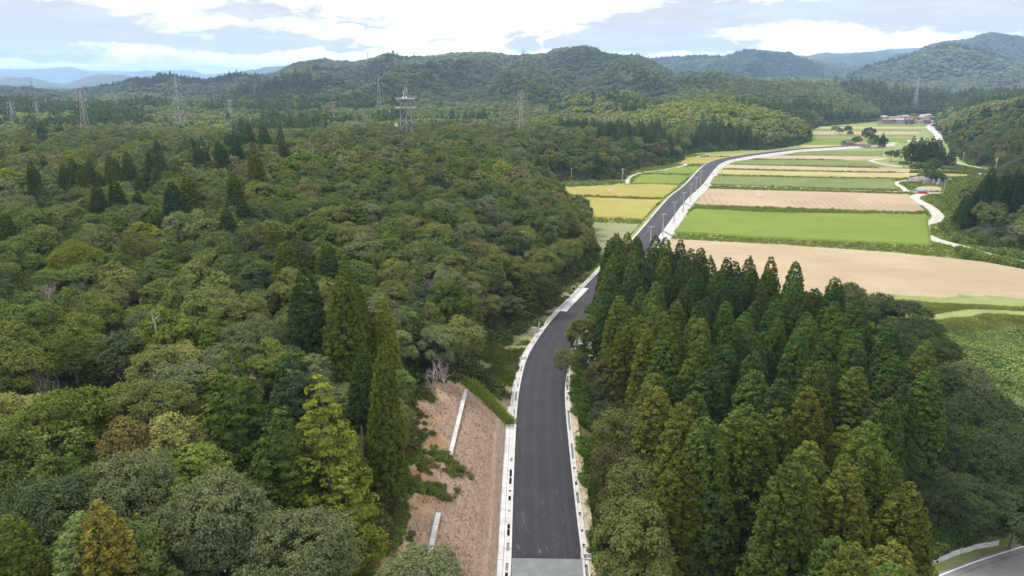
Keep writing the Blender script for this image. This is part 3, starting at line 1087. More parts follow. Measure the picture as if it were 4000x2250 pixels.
def tree(x, y, z, h, rad, kind, tint, label, key=None, group=None, R=rng, name=None):
    nm, cat, grp = _names[kind]
    if key is None and kind == 'b' and rad > 4.3 and math.hypot(x, y) < 170:
        key = 'oak%d' % R.integers(3)
    key = key or _key_near[kind][int(R.integers(len(_key_near[kind])))]
    crown, trunk, _ = LIB[key]
    root = empty(name or nm, (x, y, z), R.uniform(0, 6.28))
    sx, sz = rad / _unit_r[kind], h / _unit_h[kind]
    if key.startswith('oak'): sx, sz = rad / 5.4, h / 11.9
    asym = 1.0 if kind != 'b' else R.uniform(.85, 1.18)
    root.scale = (sx * asym, sx / asym, sz)
    tl = .025 if kind != 'b' else .07
    root.rotation_euler = (R.normal() * tl, R.normal() * tl, root.rotation_euler[2])
    tag(root, label, cat, group or grp)
    c = link('crown', crown, root)
    c['tint'] = [float(v) for v in tint]
    if trunk is not None:
        link('trunk', trunk, root)
    COUNT['b' if kind == 'b' else 'c'] += 1
    return root


_colword = {'olive': 'olive green', 'grey': 'grey green', 'dark': 'dark green', 'mid': 'mid green', 'yellow': 'yellow green', 'bright': 'bright green', 'brown': 'brownish green'}


def zone(px, py):
    """a place in the picture named by things one can find there"""
    px, py = float(px), float(py)
    if px > 3600 and py < 700: return 'on the far right hill behind the lane'
    if px > 3400: return 'on the right riverside hill'
    if py < 640:
        if px < 700: return 'far back on the left plateau'
        if px < 1300: return 'below the lattice pylons'
        if px < 1900: return 'below the platform tower'
        if px < 2450: return 'on the slope above the left valley lane'
        return 'on the wooded rise behind the yellow fields'
    if py < 900:
        if px < 600: return 'by the row of dark cedars'
        if px < 1150: return 'around the upper cedar cluster'
        if px < 1750: return 'in the middle of the plateau forest'
        return 'on the forest edge facing the yellow fields'
    if py < 1200:
        if px < 500: return 'around the bleached dead tree'
        if px < 1050: return 'left of the diagonal cedar line'
        if px < 1600: return 'right of the diagonal cedar line'
        return 'on the forest edge above the road bend'
    if py < 1600:
        if px < 450: return 'at the left edge below the dead tree'
        if px < 900: return 'left of the large broad cypress'
        if px < 1400: return 'behind the tall yellow cypress'
        return 'above the top of the cut slope'
    if px < 450: return 'near the lower left corner'
    if px < 950: return 'around the grey green oaks at lower left'
    return 'just left of the cut slope'


def place_all():
    R = np.random.default_rng(77)
    for (x, y, z, h, rad, kind, colr, words_) in _hand:
        tree(x, y, z - .2, h, rad, kind, np.array(PAL[colr]), words_, R=R)
    # --- the cedar plantation right of the new road
    GP = np.array([(19, 50), (16.5, 75), (16.5, 100), (17, 125), (21, 150), (25.5, 171), (38, 173), (50, 153), (63, 137), (61, 115), (57.5, 93), (51, 79), (40, 66), (33, 46)], float)
    xs, ys = np.meshgrid(np.arange(10, 70, 4.65), np.arange(44, 178, 4.8))
    xs = xs + (np.arange(xs.shape[0]) % 2)[:, None] * 2
    xs, ys = xs.ravel() + R.uniform(-1.1, 1.1, xs.size), ys.ravel() + R.uniform(-1.1, 1.1, xs.size)
    m = in_poly(GP, xs, ys)
    xs, ys = np.r_[xs[m], [22.6, 24.2, 27.6, 31.5, 35.5, 21.6, 26, 30]], np.r_[ys[m], [163, 169.5, 174, 176, 176.5, 156, 168.5, 171]]
    kp = (ys > 100) | (R.uniform(size=len(xs)) < .82)
    xs, ys = xs[kp], ys[kp]
    zs = H(xs, ys)
    hs = R.uniform(18.2, 22.4, len(xs)) + np.where(ys < 100, R.uniform(-1, 2.2, len(xs)), 0)
    dist_edge = poly_near(np.vstack([GP, GP[:1]]), xs, ys)[0]
    px, py, _ = project(xs, ys, zs + hs)
    rows = {}
    for i in range(len(xs)):
        if py[i] > 1500: zn = 'front part'
        elif py[i] > 1220: zn = 'middle part'
        elif py[i] > 1020: zn = 'back part'
        else: zn = 'farthest row'
        side = 'roadside' if px[i] < 2620 else 'inner' if px[i] < 3050 else 'field side'
        ol = fbm(xs[i:i + 1], ys[i:i + 1], 22, 2, 61)[0] + R.normal() * .22 + (.35 if py[i] > 1500 else 0) + (.15 if px[i] < 2700 else -.1)
        cn = 'cedar_olive' if ol > .28 else 'cedar_green' if ol > -.2 else 'cedar'
        rows.setdefault((zn, side, cn), []).append(i)
    cw = {'cedar_olive': 'olive', 'cedar_green': 'fresh green', 'cedar': 'dark green'}
    for (zn, side, cn), L in rows.items():
        L.sort(key=lambda i: px[i])
        for q, i in enumerate(L):
            o = ORD[q] if q < len(ORD) else 'rightmost' if q == len(L) - 1 else 'further right'
            if len(L) == 1: o = 'only one'
            t = np.array(PAL[cn]) * R.uniform(.8, 1.3) * np.array([R.uniform(.85, 1.2), 1, 1])
            tree(xs[i], ys[i], zs[i] - .2, hs[i], R.uniform(3.3, 4.1) + (.7 if ys[i] < 100 else 0), 'c', t, '%s plantation cedar, %s, %s, %s there' % (cw[cn], side, zn, o), group='cedars of the plantation right of the new road', R=R)
    # --- broadleaf trees round the plantation, placed by the tip of the crown
    for (px_, py_, h, rad, cn, w) in [
        (2290, 1230, 11, 3.4, 'olive', 'leafy tree leaning over the road below the dark cedars'),
        (2210, 1360, 6.5, 2.2, 'olive', 'thin branch crown reaching out over the asphalt'),
        (2370, 1200, 13, 3.8, 'mid', 'rounded green tree between road and dark cedars'),
        (2500, 1195, 14, 3.8, 'olive', 'light olive tree at the left front of the dark cedars'),
        (2345, 1440, 10, 3.2, 'dark', 'dark tree at the roadside opposite the grass notch'),
        (2400, 1400, 13, 3.6, 'brown', 'brownish tree behind the dark roadside tree'),
        (2385, 1560, 9, 2.8, 'dark', 'dark tree above the grassy kerb on the right'),
        (2440, 1590, 13, 3.6, 'olive', 'olive tree with pale branch right of the road'),
        (2430, 1740, 10, 3.2, 'brown', 'brown green oak over the right kerb'),
        (2400, 1890, 8, 2.6, 'brown', 'low brownish oak beside the right kerb'),
        (2500, 1800, 13, 3.6, 'olive', 'yellow tipped oak left of the olive cedars'),
        (2430, 2030, 9, 3.0, 'dark', 'dark oak hanging over the right gutter'),
        (2480, 2000, 12, 3.6, 'olive', 'dense oak behind the right gutter near the bottom'),
        (2570, 2150, 11, 3.4, 'olive', 'oak at the bottom edge right of the pavement end'),
        (3330, 1120, 11, 4.0, 'grey', 'grey green tree at the field corner behind the plantation'),
        (3440, 1150, 10, 4.0, 'grey', 'grey green tree right of the field corner'),
        (3530, 1190, 10, 4.4, 'dark', 'dark spreading tree along the tan field edge'),
        (3600, 1250, 10, 4.4, 'dark', 'dark spreading tree right of the plantation top'),
        (3560, 1330, 12, 4.2, 'dark', 'dark tree directly right of the last tall cedars'),
        (3690, 1340, 10, 4.4, 'dark', 'dark tree bordering the bright grass on the right'),
        (3660, 1450, 12, 4.6, 'dark', 'large dark tree right of the rightmost cedar'),
        (3790, 1440, 10, 4.4, 'grey', 'grey tree bordering the vine thicket'),
        (3760, 1560, 12, 4.6, 'dark', 'large dark tree in the middle of the right margin'),
        (3880, 1560, 11, 4.4, 'dark', 'dark tree near the right edge below the vines'),
        (3700, 1700, 12, 4.4, 'dark', 'dark tree right of the plantation foot'),
        (3840, 1720, 12, 4.6, 'dark', 'broad dark tree near the right edge'),
        (3960, 1690, 12, 4.6, 'dark', 'dark tree cut by the right edge'),
        (3650, 1860, 9, 4.0, 'dark', 'low dark tree beside the plantation foot'),
        (3770, 1870, 9, 4.2, 'dark', 'low dark tree above the metal fence end'),
        (3900, 1860, 9, 4.2, 'dark', 'low dark tree above the lower road'),
        (3990, 1930, 8, 3.6, 'dark', 'dark bush like tree at the right edge by the road'),
        (3230, 1650, 10, 3.0, 'grey', 'silvery tree peeking between plantation cedars'),
    ]:
        x, y, z = top_hit(px_, py_, h)
        tree(x, y, z, h * 1.06, rad * 1.1, 'b', np.array(PAL[cn]) * (.95 if cn == 'olive' else .62 if cn == 'brown' else .85), w, R=R, group='broadleaf trees round the plantation')
    # --- clumps standing on the valley floor, placed by their foot
    for (px_, py_, h, rad, k, cn, w) in [
        (3478, 630, 9, 4.5, 'b', 'dark', 'dark broadleaf tree at the left end of the field copse'),
        (3515, 640, 12, 4.6, 'b', 'dark', 'second broadleaf tree from the left of the field copse'),
        (3548, 628, 14, 4.2, 'b', 'brown', 'thin brownish tree in the field copse'),
        (3560, 640, 20, 5.4, 'c', 'cedar', 'left tall cedar of the field copse'),
        (3585, 642, 20, 5.6, 'c', 'cedar', 'second tall cedar of the field copse'),
        (3605, 640, 19, 5.6, 'c', 'cedar', 'middle tall cedar of the field copse'),
        (3632, 645, 21, 5.8, 'c', 'cedar', 'highest cedar of the field copse'),
        (3652, 640, 19, 5.6, 'c', 'cedar', 'right tall cedar of the field copse'),
        (3672, 655, 15, 4.6, 'c', 'cedar', 'lower cedar at the right end of the copse'),
        (3708, 655, 14, 4.4, 'c', 'cedar', 'rightmost cedar of the field copse'),
        (3640, 660, 8, 4.0, 'b', 'dark', 'dark shrubby tree under the copse cedars'),
        (3530, 655, 5, 3.4, 'b', 'mid', 'green bush in front of the copse cedars'),
        (3585, 658, 4.5, 3.4, 'b', 'mid', 'low green bush beside the lane at the copse'),
        (3615, 660, 4.5, 3.6, 'b', 'mid', 'rightmost low bush beside the lane at the copse'),
        (3345, 574, 11, 4.8, 'b', 'mid', 'light green tree between barn and house'),
        (3388, 568, 19, 6.0, 'b', 'dark', 'big dark tree behind the farmhouse'),
        (3408, 572, 12, 4.6, 'b', 'dark', 'dark tree right behind the farmhouse'),
        (3402, 578, 8, 3.2, 'b', 'grey', 'small tree at the right wall of the farmhouse'),
        (3430, 577, 10, 3.8, 'b', 'dark', 'dark tree between the farmhouse and the pointed one'),
        (3444, 578, 14, 3.6, 'c', 'cedar', 'pointed dark cedar right of the farmhouse'),
        (3455, 577, 10, 3.4, 'b', 'dark', 'tree at the right end of the farm grove'),
        (3262, 522, 10, 5.0, 'b', 'grey', 'loose grey green tree in the far fields'),
        (3280, 526, 8, 4.0, 'b', 'grey', 'low bush right of the grey tree in the far fields'),
        (3311, 525, 11, 5.0, 'b', 'dark', 'round dark tree in the far fields'),
        (3320, 534, 7, 3.4, 'b', 'mid', 'small round bush under the dark far tree'),
        (3554, 494, 7, 5.0, 'b', 'dark', 'dark round bush in front of the village'),
    ]:
        p = G(px_, py_, 0)
        key = None
        if k == 'b': key = 'broad_mid%d' % R.integers(4)
        if k == 'c': key = 'cedar_mid%d' % R.integers(3)
        tree(p[0], p[1], 0, h, rad, k, np.array(PAL[cn]), w, key=key, R=R, group='trees standing among the fields')
    parts = build_forest()
    # the largest of the rest become things of their own
    cand = []
    for pi, (x, y, z, sp, tint, s, sz, nm, k) in enumerate(parts[:2]):
        hh = np.where(sp == 1, 15 * sz, np.where(sp == 2, 12 * sz, 10.2 * sz))
        px, py, zc = project(x, y, z + hh * .7)
        inf = (px > -60) & (px < 4060) & (py > -50) & (py < 2330)
        for i in np.nonzero(inf)[0]:
            cand.append((s[i] * 4 / zc[i], pi, i, px[i], py[i]))
    cand.sort(key=lambda c: -c[0])
    chosen = {0: set(), 1: set()}
    zones = {}
    for (sc, pi, i, px, py) in cand:
        sp = int(parts[pi][3][i])
        kk = 'b' if sp == 0 else 'c'
        if COUNT[kk] + sum(1 for a in zones.values() for b in a if b[4] == kk) >= N_SINGLE[kk]:
            continue
        chosen[pi].add(i)
        cname = str(parts[pi][7][i]) if sp == 0 else ('dark' if sp == 1 else 'fresh')
        zones.setdefault((zone(px, py), cname, sp), []).append((px, pi, i, sp, kk))
    for (zn, cname, sp), L in zones.items():
        L.sort()
        for q, (px, pi, i, _, kk) in enumerate(L):
            x, y, z, _, tint, s, sz, nm, k = parts[pi]
            o = ORD[q] if q < len(ORD) else 'rightmost' if q == len(L) - 1 else 'further right'
            kind = 'bcy'[sp]
            tw = _colword.get(cname, cname + ' green')
            word = {'b': 'broadleaf', 'c': 'cedar', 'y': 'cypress'}[kind]
            lab = '%s %s %s, %s' % (tw, word, zn, o) if len(L) > 1 else '%s %s %s' % (tw, word, zn)
            h = {'b': 10.4, 'c': 15.0, 'y': 12.0}[kind] * sz[i]
            r_ = {'b': 4.1, 'c': 2.9, 'y': 3.3}[kind] * s[i]
            tree(x[i], y[i], z[i] - .2, h, r_, kind, tint[i], lab, R=R)
    # the mass of the forest
    for pi, (x, y, z, sp, tint, s, sz, nm, k) in enumerate(parts):
        keep = np.ones(len(x), bool)
        if pi in chosen:
            keep[list(chosen[pi])] = False
        x, y, z, sp, tint, s, sz = [q[keep] for q in (x, y, z, sp, tint, s, sz)]
        n = len(x)
        if k == 0:
            keys = ['broad_near%d' % i for i in range(7)] + ['cedar_near%d' % i for i in range(5)] + ['cypress_near%d' % i for i in range(3)]
            idx = np.where(sp == 0, R.integers(0, 7, n), np.where(sp == 1, R.integers(7, 12, n), R.integers(12, 15, n)))
        elif k == 1:
            keys = ['broad_mid%d' % i for i in range(4)] + ['cedar_mid%d' % i for i in range(3)] + ['cypress_near%d' % i for i in range(3)]
            idx = np.where(sp == 0, R.integers(0, 4, n), np.where(sp == 1, R.integers(4, 7, n), R.integers(7, 10, n)))
        else:
            keys = ['broad_far%d' % i for i in range(3)] + ['cedar_far%d' % i for i in range(2)]
            idx = np.where(sp == 1, R.integers(3, 5, n), R.integers(0, 3, n))
        hs = np.where(sp == 1, 15 / 20, np.where((sp == 2) & (k < 2), 12 / 14, 1.0))
        scl = np.stack([s * np.where(sp == 1, 1.0, R.uniform(.82, 1.22, n)), s, sz * hs], 1)
        if k >= 2:
            scl[:, 2] = np.where(sp == 1, sz * .8, sz * .95)
        rot = np.stack([R.normal(size=n) * .07, R.normal(size=n) * .07, R.uniform(0, 6.28, n)], 1)
        nm_ = ['woodland', 'plateau_woodland', 'hill_woodland', 'ridge_woodland', 'mountain_woodland'][k]
        lb = ['remaining near trees between the singled out ones on the left plateau', 'mixed woodland covering the plateau farther back', 'mixed woodland on the low hills behind the plateau',
              'forest covering the middle ridges below the skyline', 'hazy forest on the high ridges near the skyline'][k]
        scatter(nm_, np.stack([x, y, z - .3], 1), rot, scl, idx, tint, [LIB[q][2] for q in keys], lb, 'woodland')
        print('woodland', k, n)


place_all()

# ---------------------------------------------------------------- roads
def asphalt_mat():
    m, T, b = new_mat('new_asphalt', 0.68)
    p = world_pos(T)
    n1 = T.noise(p, 0.25, 4, 0.6)
    n2 = T.noise(p, 6.0, 4, 0.7)
    n3 = T.noise(p, 45.0, 2, 0.6)
    lat = T.n('ShaderNodeAttribute', attribute_type='GEOMETRY', attribute_name='lat').outputs['Fac']
    c = T.mix(T.ramp(n1, 0.3, 0.7), (0.011, 0.011, 0.018), (0.017, 0.017, 0.025))
    c = T.mix(T.m('MULTIPLY', T.ramp(n2, 0.4, 0.7), 0.35), c, (0.022, 0.022, 0.031))
    c = T.mix(T.m('MULTIPLY', T.ramp(n3, 0.5, 0.75), 0.4), c, (0.032, 0.032, 0.042))
    # paving lanes: joints between the paver passes and slightly different mixes
    lane = T.ramp(lat, -2.25, -2.15)
    c = T.mix(T.m('MULTIPLY', T.m('SUBTRACT', 1.0, lane), 0.30), c, (0.006, 0.006, 0.009))
    wheel = T.m('COSINE', T.m('MULTIPLY', T.m('ADD', T.m('ABSOLUTE', lat), -1.9), 3.6))
    c = T.mix(T.m('MULTIPLY', T.ramp(T.m('MULTIPLY', wheel, -1.0), .2, 1.0), T.m('MULTIPLY', n1, .35)), c, (0.045, 0.045, 0.055))
    joint = T.m('SUBTRACT', 1.0, T.ramp(T.m('ABSOLUTE', T.m('SUBTRACT', lat, 0.02)), 0.02, 0.09))
    c = T.mix(T.m('MULTIPLY', joint, 0.35), c, (0.012, 0.012, 0.015))
    # dusty tyre tracks near the end of the pavement
    sp = T.n('ShaderNodeSeparateXYZ')
    T.put(sp.inputs[0], p)
    st = T.n('ShaderNodeMapping')
    st.inputs['Scale'].default_value = (1.6, 0.22, 1)
    T.put(st.inputs[0], p)
    dust = T.noise(st.outputs[0], 1.1, 6, 0.7, 1.2)
    nearness = T.m('SUBTRACT', 1.0, T.ramp(sp.outputs[1], 66.0, 96.0))
    c = T.mix(T.m('MULTIPLY', T.m('MULTIPLY', T.ramp(dust, 0.56, 0.70), nearness), 0.75), c, (0.14, 0.14, 0.15))
    T.put(b.inputs['Base Color'], c)
    bp = T.n('ShaderNodeBump')
    bp.inputs['Strength'].default_value = 0.3
    bp.inputs['Distance'].default_value = 0.02
    T.put(bp.inputs['Height'], n3)
    T.put(b.inputs['Normal'], bp.outputs[0])
    return m


def concrete_mat(name, a, c2, streak=0.35):
    m, T, b = new_mat(name, 0.85)
    p = world_pos(T)
    n1 = T.noise(p, 0.7, 5, 0.65)
    n2 = T.noise(p, 5.0, 5, 0.7)
    c = T.mix(T.ramp(n1, 0.35, 0.7), a, c2)
    c = T.mix(T.m('MULTIPLY', T.ramp(n2, 0.52, 0.75), streak), c, tuple(v * .55 for v in c2))
    T.put(b.inputs['Base Color'], c)
    bp = T.n('ShaderNodeBump')
    bp.inputs['Strength'].default_value = 0.3
    bp.inputs['Distance'].default_value = 0.03
    T.put(bp.inputs['Height'], n2)
    T.put(b.inputs['Normal'], bp.outputs[0])
    return m


ASPH = asphalt_mat()
WCON = concrete_mat('white_concrete', (0.46, 0.45, 0.46), (0.34, 0.33, 0.335), .12)
GCON = concrete_mat('weathered_concrete', (0.42, 0.41, 0.39), (0.34, 0.33, 0.31), .4)
DCON = plain('dark_drain', (0.17, 0.165, 0.16), 0.9, 0.3, 4.0)  # even dark tone of gutters, gratings and slope channels
OLDPAVE = concrete_mat('dusty_grey_pavement', (0.12, 0.135, 0.14), (0.165, 0.18, 0.18), -.3)
SAND = plain('sandy_soil', (0.34, 0.28, 0.20), 0.95, 0.3, 3.0, bump=.05)
LANE = concrete_mat('pale_lane_gravel', (0.38, 0.37, 0.35), (0.31, 0.30, 0.28), .3)
ROCK = concrete_mat('pale_rock_facing', (0.62, 0.63, 0.63), (0.40, 0.42, 0.40), .6)

RT = np.gradient(ROAD, axis=0)
RT /= np.linalg.norm(RT, axis=1, keepdims=True)
RN = np.stack([-RT[:, 1], RT[:, 0]], 1)              # left of the road
RS = np.r_[0, np.cumsum(np.linalg.norm(np.diff(ROAD, axis=0), axis=1))]


def arc_of(px, py):
    p = Gr(px, py)
    return float(poly_near(ROAD, [p[0]], [p[1]])[2][0])


def frame(s):
    x, y = np.interp(s, RS, ROAD[:, 0]), np.interp(s, RS, ROAD[:, 1])
    nx, ny = np.interp(s, RS, RN[:, 0]), np.interp(s, RS, RN[:, 1])
    return x, y, nx, ny


def ribbon(name, s0, s1, prof, mat, parent=None, step=1.5, lat=False, base=None):
    """prof(s) gives a list of (lateral offset, height above the road) from left to right"""
    n = max(2, int(round((s1 - s0) / step)) + 1)
    S = np.linspace(s0, s1, n)
    V, LT = [], []
    for s in S:
        x, y, nx, ny = frame(s)
        z = float(road_z(y))
        pr = prof(s)
        for (o, dz) in pr:
            V.append((x + nx * o, y + ny * o, z + dz))
            LT.append(o)
    k = len(pr)
    Fq = [(i * k + j, i * k + j + 1, (i + 1) * k + j + 1, (i + 1) * k + j) for i in range(n - 1) for j in range(k - 1)]
    Fq = [f[::-1] for f in Fq]
    me = make_mesh(name, V, np.array(Fq)[:, ::-1], [mat], tone={'lat': LT} if lat else None)
    me.update()
    return link(name, me, parent)


def hw(s):
    return float(half_w(frame(s)[1]))


sEND = RS[-1]
sPAVE = arc_of(2135, 2180)
r_ = ribbon('road', sPAVE, sEND, lambda s: [(hw(s) * t, 0.0) for t in (1, .5, 0, -.5, -1)], ASPH, lat=True)
tag(r_, 'freshly laid dark asphalt road without markings curving towards the fields', None, None, 'structure')
r_ = ribbon('road', 8, sPAVE - .03, lambda s: [(hw(s) * t, -0.03) for t in (1, .5, 0, -.5, -1)], OLDPAVE)
tag(r_, 'dusty grey older pavement where the new asphalt ends', None, None, 'structure')

# left side: kerb, slotted gutter and wide concrete apron below the cut slope
sNARROW = arc_of(2024, 1590)
sWIDE2 = arc_of(2204, 1217)
sWIDE3 = arc_of(2291, 1126)
sFIELD = arc_of(2400, 1010)
def seg_solid(name, s0, s1, prof, mat, parent, step=1.5):
    return ribbon(name, s0, s1, prof, mat, parent, step)


kerb = empty('road_kerb', (0, 0, 0)); tag(kerb, 'white concrete kerb with slotted gutter along the left road edge', 'kerb')
ch = empty('road_kerb', (0, 0, 0)); tag(ch, 'white concrete kerb with slotted gutter along the right road edge', 'kerb')
L = 6.0
s = 8.0
while s < sFIELD:
    e = min(s + L, sFIELD)
    skip = s + 3 > sWIDE2 and s + 3 < sWIDE3
    seg_solid('kerb_block', s, e - .05, lambda q: [(hw(q) + .32, .0), (hw(q) + .32, .13), (hw(q) + .05, .13), (hw(q) + .02, -.1)], WCON, kerb)
    if s > arc_of(2180, 1400) or True:
        seg_solid('kerb_block', s, e - .05, lambda q: [(-hw(q) - .02, -.1), (-hw(q) - .05, .13), (-hw(q) - .28, .13), (-hw(q) - .28, 0)], WCON, ch)
    # gutter channels with dark slots
    seg_solid('gutter', s, e - .02, lambda q: [(hw(q) + .62, .04), (hw(q) + .60, -.02), (hw(q) + .34, -.02), (hw(q) + .33, .04)], DCON, kerb)
    seg_solid('gutter', s, e - .02, lambda q: [(-hw(q) - .29, .03), (-hw(q) - .31, -.12), (-hw(q) - .58, -.12), (-hw(q) - .60, .03)], DCON, ch)
    seg_solid('gutter_wall', s, e - .02, lambda q: [(hw(q) + .92, -.1), (hw(q) + .90, .07), (hw(q) + .64, .07), (hw(q) + .62, -.1)], WCON, kerb)
    seg_solid('gutter_wall', s, e - .02, lambda q: [(-hw(q) - .60, -.1), (-hw(q) - .61, .07), (-hw(q) - .80, .07), (-hw(q) - .82, -.1)], GCON, ch)
    s = e
R = np.random.default_rng(5)
# precast lids over stretches of the gutter
s = 12.0
while s < sWIDE2:
    if R.uniform() < .9:
        ln = R.uniform(1.6, 4.2)
        seg_solid('gutter_lid', s, s + ln, lambda q: [(hw(q) + .63, .075), (hw(q) + .33, .075), (hw(q) + .33, .02)], GCON, kerb)
    if R.uniform() < .55:
        ln = R.uniform(1.0, 3.0)
        seg_solid('gutter_lid', s, s + ln, lambda q: [(-hw(q) - .30, .055), (-hw(q) - .60, .055), (-hw(q) - .60, .02)], GCON, ch)
    s += R.uniform(1.2, 4.0)

# catch basins
for (px, py, w, lab) in [(2068, 1404, 'l', 'rectangular catch basin frame on the left kerb beside the grass notch'), (2128, 1296, 'l', 'rectangular catch basin beside the tilted white sign'),
                         (1990, 1668, 'l', 'small concrete basin at the corner of the left apron'), (2283, 2178, 'r', 'square gutter basin on the right where the new asphalt ends'),
                         (2280, 1125, 'l', 'long concrete basin at the end of the white apron by the gravel turnout')]:
    s = arc_of(px, py)
    x, y, nx, ny = frame(s)
    o = (hw(s) + .75) * (1 if w == 'l' else -1)
    root = empty('catch_basin', (x + nx * o, y + ny * o, float(road_z(y)) + .09), math.atan2(ny, nx))
    tag(root, lab, 'drain', 'catch basins along the road')
    mb = MB()
    for c, d in (((0, .42, .03), (1.5, .14, .14)), ((0, -.42, .03), (1.5, .14, .14)), ((.68, 0, .03), (.14, .70, .14)), ((-.68, 0, .03), (.14, .70, .14))):
        mb.box(c, d)
    mb.build('frame', WCON, root)
    mb = MB()
    for q in range(9):
        mb.box((-.56 + q * .14, 0, .0), (.06, .70, .06))
    mb.box((0, 0, -.05), (1.25, .72, .03))
    mb.build('grating', DCON, root)

# wide apron slabs on the left
ap = empty('concrete_apron', (0, 0, 0)); tag(ap, 'wide white concrete apron at the foot of the brown cut slope', 'apron')
s = 8.0
while s < sNARROW - 1:
    e = min(s + 5.0, sNARROW)
    def pf(q):
        w = np.interp(q, [0, sPAVE, sNARROW - 12, sNARROW], [3.0, 2.75, 2.2, 1.7])
        return [(hw(q) + w + .02, -.2), (hw(q) + w, .16), (hw(q) + .95, .03), (hw(q) + .93, -.1)]
    seg_solid('apron_slab', s, e - .05, pf, WCON, ap)
    s = e
ap = empty('concrete_apron', (0, 0, 0)); tag(ap, 'bright concrete block apron set into the left road edge before the turnout', 'apron')
s = sWIDE2
while s < sWIDE3 - 1:
    e = min(s + 3.5, sWIDE3)
    seg_solid('apron_slab', s, e - .05, lambda q: [(hw(q) + .02, .0), (hw(q) - .02, .05), (hw(q) - 1.5, .03), (hw(q) - 1.52, -.02)], WCON, ap)
    s = e
# narrow slabs between notch and fields
ap = empty('edge_slabs', (0, 0, 0)); tag(ap, 'narrow row of pale edge slabs left of the road bend', 'edging')
s = sNARROW
while s < sFIELD:
    e = min(s + 4, sFIELD)
    seg_solid('edge_slab', s, e - .08, lambda q: [(hw(q) + 1.32, -.1), (hw(q) + 1.30, .06), (hw(q) + .95, .04), (hw(q) + .93, -.1)], GCON, ap)
    s = e
# right side: sandy strip, then a rough pale stone facing, then the white embankment
r_ = ribbon('sandy_verge', 10, arc_of(2200, 1420), lambda q: [(-hw(q) - .83, .02), (-hw(q) - 1.25 - .35 * math.sin(q * .9) - .25 * math.sin(q * 2.3), .0 - .05), (-hw(q) - 1.9, -.3)], SAND)
tag(r_, 'strip of bare sandy soil behind the right gutter', None, None, 'structure')
s0, s1 = arc_of(2140, 2700) + 3, arc_of(2240, 1990)
# curb-like second channel bottom right
r_ = ribbon('drain_channel', 8, arc_of(2135, 2140), lambda q: [(-hw(q) - 1.55, .05), (-hw(q) - 1.6, .12), (-hw(q) - 1.85, .12), (-hw(q) - 1.9, -.15), (-hw(q) - 2.3, -.15), (-hw(q) - 2.35, .1), (-hw(q) - 2.75, .02)], WCON)
tag(r_, 'pale concrete channel right of the pavement at the bottom edge', 'drain')


def rough_facing():
    a, b_ = arc_of(2230, 1400), arc_of(2330, 1180)
    S = np.linspace(a, b_, 60)
    V = []
    K = 12
    for s in S:
        x, y, nx, ny = frame(s)
        z = float(road_z(y))
        for j in range(K):
            o = -hw(s) - .85 - j * .38
            V.append((x + nx * o, y + ny * o, z + .04 - j * .13 + .13 * fbm(np.array([s]), np.array([j * .38]), .8, 3, 4)[0]))
    Fq = [(i * K + j, (i + 1) * K + j, (i + 1) * K + j + 1, i * K + j + 1) for i in range(59) for j in range(K - 1)]
    o = link('stone_facing', make_mesh('stone_facing', V, np.array(Fq), [ROCK]))
    tag(o, 'rough pale stone facing on the right shoulder behind the leaning tree', 'stone facing')


rough_facing()

# white facing slabs of the raised road across the fields
gR = [arc_of(*p) for p in [(2597, 904), (2682, 794), (2741, 718), (2773, 676), (2793, 655), (2832, 636)]]
gL = [arc_of(*p) for p in [(2540, 855), (2618, 771), (2679, 717), (2715, 678), (2761, 640)]]
for side, gaps, lab in ((-1, gR, 'white concrete slab facing on the right side of the raised road'), (1, gL, 'white concrete slab facing on the left side of the raised road')):
    root = empty('embankment_facing', (0, 0, 0))
    tag(root, lab, 'embankment')
    s = sFIELD if side > 0 else arc_of(2330, 1150)
    while s < sEND - 1:
        e = min(s + 8.0, sEND)
        for g in gaps:
            if s < g - .1 < e:
                e = g - 1.0
            if g - 1.05 < s < g + 1.0:
                s, e = g + 1.0, max(e, g + 6)
        w = 3.9 if side < 0 else 2.1
        w *= float(np.interp(frame(s)[1], [200, 250, 420, 560, 700], [.8, 1.0, .85, .8, .9]))
        dz = 1.75 if side < 0 else .9
        seg_solid('facing_slab', s, e - .1, lambda q: [((hw(q) + .02) * side, -.1), ((hw(q) + .06) * side, .10), ((hw(q) + .4) * side, .10), ((hw(q) + w) * side, .1 - dz), ((hw(q) + w + .05) * side, -dz - .2)][::side], WCON, root)
        s = e
    for g in gaps:
        seg_solid('culvert_wall', g - .95, g + .95, lambda q: [((hw(q) + .02) * side, -.05), ((hw(q) + w) * side, -dz + .05), ((hw(q) + w + 1.2) * side, -dz - .1)][::side], GCON, root)
        x, y, nx, ny = frame(g)
        mb = MB()
        o = (hw(g) + w + .9) * side
        mb.box((x + nx * o, y + ny * o, .35), (1.8, .3, .9), math.atan2(ny, nx))
        mb.build('culvert_headwall', GCON, root)

